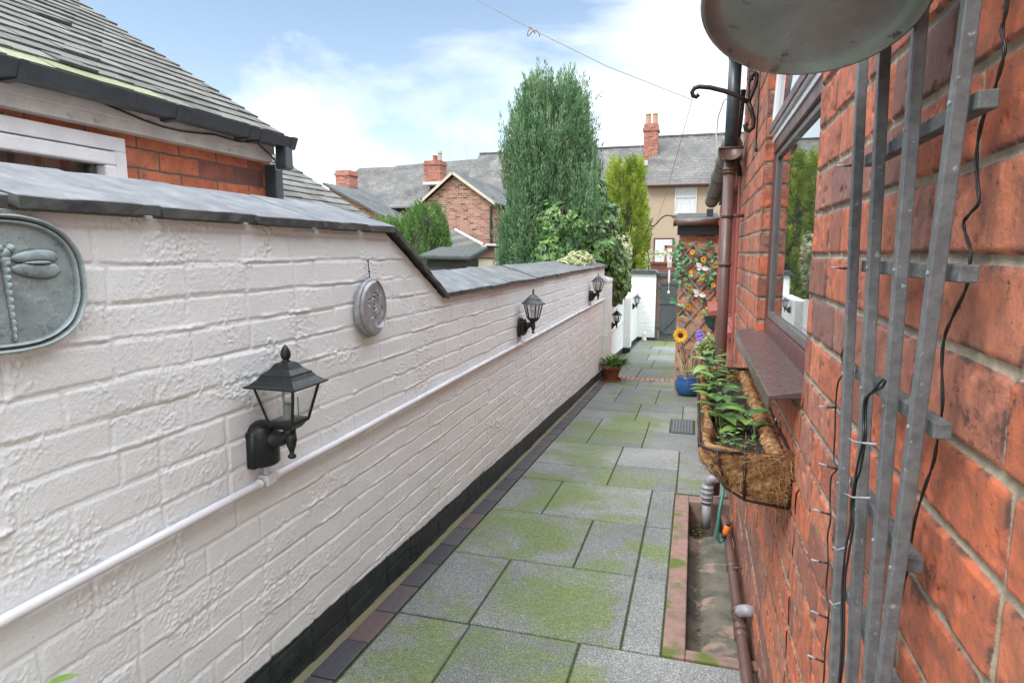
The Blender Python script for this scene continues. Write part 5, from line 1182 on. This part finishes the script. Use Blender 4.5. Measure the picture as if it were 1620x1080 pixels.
def far_window(parent, x0, x1, z0, z1, y, frame='fascia', pane='curtain'):
    a = MB(); f_ = .06; a.bb(x0, x1, y-.05, y, z1-f_, z1); a.bb(x0, x1, y-.05, y, z0, z0+f_); a.bb(x0, x0+f_, y-.05, y, z0+f_, z1-f_); a.bb(x1-f_, x1, y-.05, y, z0+f_, z1-f_); zm = z0+(z1-z0)*.62; a.bb(x0+f_, x1-f_, y-.05, y, zm-.03, zm+.03)
    w = a.build('window', M[frame], parent); a = MB(); a.bb(x0+f_, x1-f_, y-.015, y-.01, z0+f_, z1-f_); a.build('pane', M[pane], w); a = MB(); a.bb(x0-.1, x1+.1, y-.12, y, z0-.1, z0); a.build('sill', M['stonetrim'], w); return w
G0 = -.85
# cream pebbledash house
h1 = empty('terraced_house', (0, 0, 0), 'cream pebbledash house with grey slate roof and two buff chimney pots', 'house', 'terraced houses beyond the gardens')
a = MB(); a.bb(-2.30, 4.2, 30, 38, G0, 4.47); a.build('wall', M['render'], h1)
a = MB(); a.add([(-2.34, 29.75, 4.42), (4.3, 29.75, 4.42), (4.3, 34, 7.2), (-2.34, 34, 7.2), (4.3, 38.3, 4.4), (-2.34, 38.3, 4.4), (-2.34, 29.75, 4.30), (4.3, 29.75, 4.30)], [(0,1,2,3),(3,2,4,5),(0,6,7,1),(0,3,5)]); a.build('roof', M['slate'], h1)
a = MB(); a.bb(-2.34, 4.3, 33.9, 34.1, 7.16, 7.25); a.build('ridge', M['slate'], h1)
a = MB(); a.tube([(-2.3, 29.68, 4.38), (4.2, 29.68, 4.38)], .07, 8); a.build('gutter', M['pvcbrown'], h1)
chimney(h1, -2.28, 32.6, 5.6, .66, .8, 1.95, (2, .52)); far_window(h1, -.98, -.02, 3.15, 4.28, 30)
a = MB(); a.bb(-1.85, -.95, 29.93, 29.99, -.2, 2.05); h1w = a.build('window', M['brownframe'], h1); a = MB(); a.bb(-1.78, -1.02, 29.91, 29.925, .7, 1.98); a.build('pane', M['curtain'], h1w); a = MB(); a.bb(-1.35, -1.25, 29.88, 29.905, .7, 1.7); a.bb(-1.35, -.95, 29.88, 29.905, 1.62, 1.72); a.bb(-1.95, -.85, 29.85, 29.99, .56, .66); a.build('red_mullion', M['redframe'], h1w)
t = empty('rooftop_aerial', (-2.85, 33.5, 6.6), 'thin television aerial beside the buff chimney pots', 'aerial', 'rooftop aerials'); a = MB(); a.tube([(0, 0, 0), (0, 0, 2.2)], .02, 6); a.tube([(-.75, 0, 2.25), (0, 0, 2.15)], .015, 5)
for i in range(6): a.tube([(-.7+.12*i, -.15, 2.24), (-.7+.12*i, .15, 2.24)], .008, 4)
a.build('mast', M['aluminium'], t)
t = empty('rooftop_aerial', (-.6, 34, 7.2), 'short stub aerial on the ridge of the cream house', 'aerial', 'rooftop aerials'); a = MB(); a.tube([(0, 0, 0), (0, 0, .5)], .02, 6); a.tube([(-.2, 0, .45), (.2, 0, .45)], .015, 5); a.build('mast', M['aluminium'], t)
# darker house behind the trees
h2 = empty('terraced_house', (0, 0, 0), 'brick house with dark slate roof hidden behind the tall cypress', 'house', 'terraced houses beyond the gardens')
a = MB(); a.bb(-11.5, -2.32, 30.4, 38, G0, 4.0); a.build('wall', M['far_xz'], h2)
a = MB(); a.add([(-11.6, 30.1, 3.95), (-2.36, 30.1, 3.95), (-2.36, 34, 6.78), (-11.6, 34, 6.78), (-2.36, 38, 4), (-11.6, 38, 4)], [(0,1,2,3),(3,2,4,5),(1,4,2),(0,3,5)]); a.build('roof', M['slate'], h2); a = MB(); a.bb(-11.6, -2.36, 33.9, 34.1, 6.74, 6.82); a.build('ridge', M['slate'], h2)
a = MB(); a.bb(-3.4, -2.36, 30.02, 30.12, 3.85, 3.98); a.build('gutter', M['fascia'], h2)
# house with brick gable extension
h3 = empty('terraced_house', (0, 0, 0), 'brick house whose gabled rear extension faces the gardens, cream bargeboards', 'house', 'terraced houses beyond the gardens')
a = MB(); a.bb(-17.5, -11.62, 30.6, 38, G0, 3.75); a.build('wall', M['far_xz'], h3)
a = MB(); a.add([(-16.9, 30.3, 3.7), (-11.62, 30.3, 3.7), (-11.62, 34.5, 6.6), (-16.9, 34.5, 6.4), (-11.62, 38.5, 4), (-16.9, 38.5, 4)], [(0,1,2,3),(3,2,4,5),(1,4,2),(0,3,5)]); a.build('roof', M['slate'], h3)
gx0, gx1, gy0 = -11.02, -7.95, 24.9; ga = (-9.62, 4.6)
a = MB(); a.prism([(gx0, G0), (gx1, G0), (gx1, 3.35), (ga[0], 4.52), (gx0, 3.40)], 'y', gy0, 30.6); a.build('extension_wall', M['far_xz'], h3)
a = MB(); a.add([(gx0-.2, gy0-.2, 3.36), (ga[0], gy0-.2, 4.66), (ga[0], 33.0, 4.66), (gx0-.2, 33.0, 3.36), (gx1+.2, gy0-.2, 3.32), (gx1+.2, 33.0, 3.32)], [(0,1,2,3),(1,4,5,2)]); a.build('extension_roof', M['slate_y'], h3)
a = MB(); a.bar((gx0-.2, gy0-.21, 3.33), (ga[0], gy0-.21, 4.60), .05, .10, up=(0, 0, 1)); a.bar((ga[0], gy0-.21, 4.60), (gx1+.2, gy0-.21, 3.29), .05, .10, up=(0, 0, 1)); a.build('bargeboard', M['cream'], h3)
a = MB(); a.tube([(gx1-.05, gy0-.1, 3.25), (gx1-.05, gy0-.1, G0)], .06, 8); a.tube([(gx1+.22, gy0-.3, 3.3), (gx1+.22, 30.2, 3.3)], .06, 8); a.build('downpipe', M['cable'], h3)
a = MB(); a.bb(-7.94, -6.2, 26.2, 30.4, G0, 3.2); a.build('side_wing', M['far_xz'], h3)
a = MB(); a.tube([(-16.6, 30.2, 3.66), (-11.6, 30.2, 3.66)], .07, 8); a.build('gutter', M['cable'], h3)
chimney(h3, -13.25, 31.6, 4.9, .90, .85, 1.2, (1, .3), potmat='terracotta')
a = MB(); a.lathe([(.13, 0), (.10, .40), (.13, .45), (.10, .58), (.03, .6)], (-12.98, 31.6, 6.05), 10); a.build('chimney_cowl', M['stonetrim'], h3)
a = MB(); pts = [(-15.2, 2.2), (-14.3, 2.2), (-14.3, 2.75), (-14.75, 2.9), (-15.2, 2.75)]; a.prism(pts, 'y', 30.5, 30.58); a.build('window', M['pvcwhite'], h3)
for (x, hh, lab) in ((-13.2, 1.7, 'tall thin aerial behind the brick chimney stack'), (-12.2, .9, 'short aerial right of the brick chimney stack')):
    t = empty('rooftop_aerial', (x, 33.5, 5.6), lab, 'aerial', 'rooftop aerials'); a = MB(); a.tube([(0, 0, 0), (0, 0, hh+.6)], .011, 5); a.tube([(-.35, 0, hh+.5), (.15, 0, hh+.6)], .012, 4); a.build('mast', M['aluminium'], t)
# left-hand house with half gable
h4 = empty('terraced_house', (0, 0, 0), 'leftmost terraced house with red brick stack, lean-to roof and white gable side', 'house', 'terraced houses beyond the gardens')
a = MB(); a.bb(-22, -17.6, 31, 39, G0, 3.6); a.build('wall', M['far_xz'], h4)
a = MB(); a.add([(-20.2, 30.8, 3.55), (-16.9, 30.8, 3.55), (-16.9, 35, 6.42), (-19.6, 35, 6.42), (-16.9, 39, 3.6), (-20.2, 39, 3.6)], [(0,1,2,3),(3,2,4,5),(1,4,2),(0,3,5)]); a.build('roof', M['slate'], h4)
a = MB(); a.prism([(-17.05, G0), (-13.3, G0), (-13.3, 2.7), (-17.05, 4.6)], 'y', 27.5, 31.0); a.build('lean_to_wall', M['far_xz'], h4)
a = MB(); a.add([(-17.2, 27.2, 4.7), (-13.1, 27.2, 2.62), (-13.1, 31.2, 2.62), (-17.2, 31.2, 4.7)], [(0, 1, 2, 3)]); a.add([(-17.2, 27.2, 4.6), (-13.1, 27.2, 2.52), (-13.1, 27.2, 2.62), (-17.2, 27.2, 4.7)], [(0, 1, 2, 3)]); a.build('lean_to_roof', M['slate_y'], h4)
a = MB(); a.prism([(-18.2, G0), (-17.06, G0), (-17.06, 4.45), (-18.2, 3.5)], 'y', 27.6, 31); a.build('white_gable', M['pvcwhite'], h4)
chimney(h4, -17.9, 30.6, 4.2, .78, .9, 1.45, None)

# garden buildings beyond the wall
t = empty('garden_shed', (0, 0, 0), 'dark boarded shed with felt roof just behind the coping step', 'shed')
a = MB(); sx0, sx1, sy = -3.62, -3.02, 8.2
a.bb(sx0+.05, sx1, sy, sy+.55, -.4, 1.30); sh = a.build('walls', M['shedwood'], t)
a = MB()
for i in range(9): a.prism([(sy-.022, .36+i*.105), (sy-.001, .36+i*.105), (sy-.001, .47+i*.105), (sy-.008, .47+i*.105)], 'x', sx0+.04, sx1+.01)
a.build('boards', M['shedwood'], t)
a = MB(); a.add([(sx0-.05, sy-.12, 1.29), (sx1+.12, sy-.12, 1.28), (sx1+.12, sy+.65, 1.40), (sx0-.05, sy+.65, 1.40), (sx0-.05, sy-.12, 1.35), (sx1+.12, sy-.12, 1.34), (sx1+.12, sy+.65, 1.47), (sx0-.05, sy+.65, 1.47)], [(0,3,2,1),(4,5,6,7),(0,1,5,4),(1,2,6,5),(2,3,7,6),(3,0,4,7)]); a.build('roof', M['felt'], t, bevel=.02)
t = empty('garage', (0, 0, 0), 'cream fronted garage with brown boarded gable beside the cypress', 'garage')
a = MB(); a.bb(-5.35, -3.3, 15, 19, G0, 1.27); a.build('front', M['cream'], t)
a = MB(); a.prism([(-5.5, 1.27), (-3.2, 1.27), (-3.2, 1.50), (-4.88, 1.56)], 'y', 14.95, 15.0); a.build('gable_boards', M['brownwood'], t)
a = MB(); a.add([(-5.65, 14.85, 1.27), (-4.88, 14.85, 1.60), (-4.88, 19, 1.60), (-5.65, 19, 1.27), (-3.1, 14.85, 1.54), (-3.1, 19, 1.54)], [(0,1,2,3),(1,4,5,2)]); a.bar((-5.65, 14.84, 1.25), (-4.88, 14.84, 1.58), .05, .05); a.bar((-4.88, 14.84, 1.58), (-3.1, 14.84, 1.52), .05, .05); a.build('roof', M['fascia'], t)
a = MB(); a.bb(-5.45, -3.1, 14.0, 14.06, G0, .98); t2 = empty('timber_fence', (0, 0, 0), 'low brown timber fence in front of the cream garage', 'fence'); a.build('boards', M['brownwood'], t2)
t = empty('brick_outhouse', (0, 0, 0), 'small tiled brick outhouse with pale ridge behind the garage', 'outbuilding')
a = MB(); a.prism([(-7.50, G0), (-6.0, G0), (-6.0, 1.2), (-6.9, 1.2), (-7.50, 1.55)], 'y', 18, 20.5); a.build('wall', M['red_xz'], t)
a = MB()
for i in range(6):
    k = i/6; k2 = (i+1)/6+.03; A0 = Vector((-7.60, 17.9, 1.98)); A1 = Vector((-7.15, 18.5, 2.06)); B0 = Vector((-6.85, 17.9, 1.38)); B1 = Vector((-6.25, 18.5, 1.60))
    q = [A0.lerp(B0, k)+Vector((0, 0, .03)), A0.lerp(B0, k2), A1.lerp(B1, k2), A1.lerp(B1, k)+Vector((0, 0, .03))]; a.add(q+[p-Vector((0, 0, .03)) for p in q], [(0,1,2,3),(7,6,5,4),(0,4,5,1),(1,5,6,2),(2,6,7,3),(3,7,4,0)])
a.build('roof_tiles', M['tile'], t); a = MB(); a.tube([(-7.15, 18.5, 2.09), (-6.75, 18.5, 1.88), (-6.25, 18.5, 1.63)], .05, 8); a.tube([(-7.6, 17.88, 1.60), (-6.9, 17.88, 1.33)], .05, 6); a.build('ridge', M['fascia'], t)

# ------------------------------------------------------------------ trees and climbers
def foliage(name, centers, dirs, m, ll, lw, mat, parent, spread, seed, along=.9, tonepos=None):
    """each plume: m narrow rhombs along its axis"""
    g = np.random.default_rng(seed); n = len(centers); C_ = np.repeat(centers, m, 0); D = np.repeat(dirs, m, 0); tt = g.random(n*m)
    L_ = np.repeat(g.uniform(.7, 1.3, n), m)*along; off = g.normal(0, 1, (n*m, 3))*(spread*(1-.75*tt))[:, None]
    P = C_+D*(tt*L_)[:, None]+off; d = D+off/spread*.35+g.normal(0, .22, (n*m, 3)); d /= np.linalg.norm(d, axis=1)[:, None]
    q = g.normal(0, 1, (n*m, 3)); x = np.cross(d, q); x /= np.linalg.norm(x, axis=1)[:, None]; l = ll*g.uniform(.6, 1.3, n*m)[:, None]; w = lw*g.uniform(.7, 1.2, n*m)[:, None]
    V_ = np.stack([P, P+d*l*.45-x*w/2, P+d*l, P+d*l*.45+x*w/2], 1).reshape(-1, 3); F = np.arange(len(V_)).reshape(-1, 4)
    r = np.clip(np.repeat(g.normal(.5, .2, n), m)+g.normal(0, .12, n*m), 0, 1); 
    if tonepos is not None: r = np.clip(r+tonepos(P), 0, 1)
    c = np.repeat(r, 4)[:, None]*np.ones((1, 3)); return np_mesh(name, V_, F, 4, mat, parent, False, {'rnd': c})
def conifer(loc, H, rad, prof, n, m, ll, lw, mat, label, seed, plume=.35, spread=.035, group=None, name='conifer', lean=.12, cat='tree', core=.72, nonuni=.18, stray=0):
    g = np.random.default_rng(seed); t = empty(name, loc, label, cat, group)
    a = MB(); a.tube([(0, 0, -.05), (.02, 0, H*.4), (0, .02, H*.85)], [rad*.16, rad*.09, .01], 10)
    for i in range(14): z_ = H*random.uniform(.15, .8); an = random.uniform(0, 6.28); rr = rad*prof(z_/H)*.8; a.tube([(0, 0, z_-.1*H), (rr*.5*math.cos(an), rr*.5*math.sin(an), z_), (rr*math.cos(an), rr*math.sin(an), z_+.1*H)], [.02, .012, .004], 5)
    a.build('trunk', M['bark'], t)
    u = g.random(n)**.9; th = g.uniform(0, 2*math.pi, n); lump = 1+nonuni*(vnoise(th*1.6+5, u*5+3, seed)-.5)*2+nonuni*.6*(vnoise(th*4+5, u*12+3, seed+1)-.5)*2
    pr = np.array([prof(k) for k in u]); dep = 1-.30*g.random(n)**2.2; r = rad*pr*lump*dep
    c = np.stack([r*np.cos(th), r*np.sin(th), u*H-plume*.3], -1); d = np.stack([np.cos(th)*lean, np.sin(th)*lean, np.ones(n)], -1)+g.normal(0, .07, (n, 3)); d /= np.linalg.norm(d, axis=1)[:, None]
    foliage('crown', c, d, m, ll, lw, mat, t, spread, seed, plume)
    if stray:      # longer loose sprays that break the outline
        k = g.integers(0, n, stray); c2 = c[k]*np.array([.96, .96, .97])+np.array([0, 0, plume*.2]); d2 = d[k]+g.normal(0, .12, (stray, 3)); d2 /= np.linalg.norm(d2, axis=1)[:, None]
        foliage('stray_sprays', c2, d2, m, ll, lw, mat, t, spread*.7, seed+3, plume*1.25)
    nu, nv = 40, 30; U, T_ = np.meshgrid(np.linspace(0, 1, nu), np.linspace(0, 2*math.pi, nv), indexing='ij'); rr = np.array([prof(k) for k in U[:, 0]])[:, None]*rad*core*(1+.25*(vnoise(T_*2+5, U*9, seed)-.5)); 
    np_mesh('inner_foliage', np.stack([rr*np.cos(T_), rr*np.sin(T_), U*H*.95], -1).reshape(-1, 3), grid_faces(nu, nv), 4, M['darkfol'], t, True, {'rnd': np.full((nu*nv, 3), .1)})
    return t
M['darkfol'] = simple('dark_inner_foliage', (.028, .036, .018), (.05, .04, .022), 30, .95, bmp=1, bd=.02)  # plain dark core colour, stops crowns being seen through
cyp = lambda u: (min(1, .82+.5*u) if u < .35 else 1.0-.52*max(0, (u-.52)/.48)**1.9) if u < .985 else .4
ct_ = conifer((-2.18, 9.75, gz(9.7)), 4.2, .74, cyp, 3200, 46, .066, .0135, M['cypress'], 'tall broad blue green cypress rising behind the end of the white wall', 5, plume=.42, spread=.032, name='cypress_tree', lean=.12, nonuni=.17, stray=260)
# pointed leader tips
conifer((-1.86, 17.6, -.82), 4.6, .50, lambda u: 1.0-.45*max(0, (u-.6)/.4)**1.5, 1300, 36, .095, .02, M['golden'], 'bright yellow green golden conifer behind the ivy', 9, plume=.25, spread=.05, lean=.75, name='golden_conifer', stray=120)
dome = lambda u: (.95 if u < .5 else max(.15, (1-((u-.5)/.52)**3.2)**.5 if u < 1 else .15))
for i, (x, yy, H, r_, lab) in enumerate(((-5.75, 13.2, 2.98, .52, 'rounded bright green conifer, tallest and rightmost of the clipped trio'), (-6.55, 13.5, 2.72, .52, 'green conifer in the middle of the clipped trio'), (-7.35, 13.8, 2.7, .5, 'leftmost green conifer of the clipped trio, half behind the tiled roof'))):
    conifer((x, yy, -.66), H, r_, dome, 800, 34, .07, .018, M['hedge'], lab, 20+i, plume=.26, spread=.03, group='clipped green conifers', name='clipped_conifer', nonuni=.08)
# ivy
def ivy_leaf(mb, p, nrm, size, r):
    nrm = nrm.normalized(); dn = Vector((0, 0, -1)); y = dn-nrm*dn.dot(nrm)
    if y.length < .1: y = nrm.orthogonal()
    y.normalize(); an = random.gauss(0, .6); x = y.cross(nrm); y, x = y*math.cos(an)+x*math.sin(an), x*math.cos(an)-y*math.sin(an)
    pts = [(0, -.12), (.30, -.30), (.52, -.05), (.30, .10), (.42, .42), (.16, .36), (0, .85), (-.16, .36), (-.42, .42), (-.30, .10), (-.52, -.05), (-.30, -.30)]
    vs = [p+nrm*size*.06]+[p+x*a_*size+y*b_*size-nrm*size*.12*abs(a_) for a_, b_ in pts]
    mb.add(vs, [(0, 1+i, 1+(i+1) % 12) for i in range(12)], r)
def ivy_mass(name, blobs, n, size, mat, label, cat, seed, parent=None, dense=None):
    random.seed(seed); t = empty(name, (0, 0, 0), label, cat); a = MB(); s = MB(); tot = sum(b[3]*b[4]+b[4]*b[5]+b[3]*b[5] for b in blobs)
    for b in blobs:
        k = int(n*(b[3]*b[4]+b[4]*b[5]+b[3]*b[5])/tot)
        for i in range(k):
            v = Vector((random.gauss(0, 1), random.gauss(0, 1), random.gauss(0, 1))).normalized()
            if v.y > .5: v.y *= -1
            q = 1+.22*(float(vnoise(np.array([v.x*3+9+b[0]]), np.array([v.z*3+9+b[1]]), seed)[0])-.5)*2; q *= 1-.22*random.random()**2
            p = Vector((b[0]+v.x*b[3]*q, b[1]+v.y*b[4]*q, b[2]+v.z*b[5]*q)); nn = Vector((v.x/b[3], v.y/b[4], v.z/b[5])).normalized()+Vector((random.gauss(0, .35), random.gauss(0, .35), random.gauss(0, .35)+.25))
            ivy_leaf(a, p, nn, size*random.uniform(.6, 1.25), min(1, max(0, random.gauss(.5, .25))))
        for i in range(5): s.tube([Vector((b[0], b[1], b[2]-b[5])), Vector((b[0]+random.uniform(-1, 1)*b[3]*.6, b[1]+random.uniform(-1, 0)*b[4]*.6, b[2])), Vector((b[0]+random.uniform(-1, 1)*b[3]*.8, b[1]-b[4]*.5, b[2]+b[5]*.8))], .01, 5)
        cr_ = MB()
    s.build('stems', M['bark'], t); a.build('leaves', mat, t)
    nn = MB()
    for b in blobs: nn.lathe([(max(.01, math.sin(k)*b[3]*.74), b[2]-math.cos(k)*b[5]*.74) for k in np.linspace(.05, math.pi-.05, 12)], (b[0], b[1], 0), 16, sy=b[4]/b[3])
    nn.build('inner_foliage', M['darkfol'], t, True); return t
ivy_mass('ivy_bush', [(-2.0, 9.15, 1.75, .26, .22, .38), (-2.05, 9.1, 1.35, .25, .2, .3), (-1.72, 9.45, 1.72, .34, .35, .42), (-1.45, 9.7, 1.45, .36, .4, .45), (-1.32, 10.1, 1.75, .20, .35, .45), (-1.25, 10.3, 1.15, .22, .5, .45), (-1.26, 11.0, .92, .22, .6, .36), (-1.75, 9.3, 1.25, .42, .25, .3), (-1.25, 10.5, .80, .16, .5, .30), (-1.50, 10.0, 2.15, .16, .3, .35)], 6000, .09, M['ivy'], 'dense dark green ivy climbing the cypress and hanging over the low wall', 'climber', 31)
ivy_mass('variegated_ivy', [(-1.46, 8.15, 1.265, .15, .95, .075), (-1.50, 8.6, 1.31, .16, .4, .09)], 1500, .05, M['varieg'], 'pale variegated ivy spilling over the slate coping', 'climber', 32)
ivy_mass('variegated_shrub', [(-1.34, 12.2, 1.45, .20, .4, .28), (-1.40, 12.6, 1.15, .23, .4, .3), (-1.3, 12.0, .85, .13, .3, .25)], 1100, .075, M['varieg'], 'cream and green variegated shrub right of the dark ivy', 'shrub', 33)
# thin climber above the gate
random.seed(5)
t = empty('climbing_plant', (0, 0, 0), 'thin pale flowering climber strung above the gate to the lattice', 'climber'); a = MB(); s = MB()
pp = [Vector((-1.05, 15.5, 1.0)), Vector((-1.05, 15.3, 1.35)), Vector((-.8, 14.5, 1.36)), Vector((-.45, 12.5, 1.38)), Vector((-.22, 8.9, 1.40))]
s.tube(pp, .01, 5); s.tube([Vector((-1.05, 15.5, .9)), pp[0]], .012, 5)
for i in range(420):
    k = random.random()*(len(pp)-1); j_ = int(k); p = pp[j_].lerp(pp[min(j_+1, 4)], k-j_)+Vector((random.gauss(0, .04), random.gauss(0, .05), random.gauss(0, .035)))
    a.leaf(p, (random.gauss(0, 1), random.gauss(0, 1), random.gauss(0, 1)), (0, 0, 1), .05, .025, n=2)
a.build('leaves', M['varieg'], t); s.build('stems', M['bark'], t)
# potted plant at the lower left, only its top leaves in view
t = pot('potted_shrub', (-1.07, .80, gz(.8)), 'young leafy shrub whose top leaves show at the bottom left corner', 'potted plant', [(.08, 0), (.12, .18), (.13, .18), (.13, .22), (.12, .22)], M['terracotta'])
a = MB(); s = MB(); s.tube([(0, 0, .18), (-.01, -.01, .40), (-.03, -.035, .645)], .0028, 6); s.tube([(0, 0, .3), (.03, .02, .45), (.02, .06, .56)], .002, 6)
for i in range(10): sprig((random.uniform(-.04, .04), random.uniform(-.04, .04), .19), random.uniform(.2, .34), (random.uniform(-.3, .3), random.uniform(-.3, .3), 0), 8, .06, .03, a, s)
p = Vector((-.03, -.035, .645))
a.leaf(p, (.35, .75, .06), (0, 0, 1), .06, .024, n=5); a.leaf(p+Vector((0, 0, -.03)), (.45, .8, -.05), (0, 0, 1), .06, .02, n=5); a.leaf(p, (-.1, -.7, .3), (0, 0, 1), .022, .01, n=3); a.leaf(p, (.1, -.3, -.4), (0, 0, 1), .02, .01, n=3)
s.build('stems', M['stem'], t); a.build('leaves', M['leaf'], t, True)
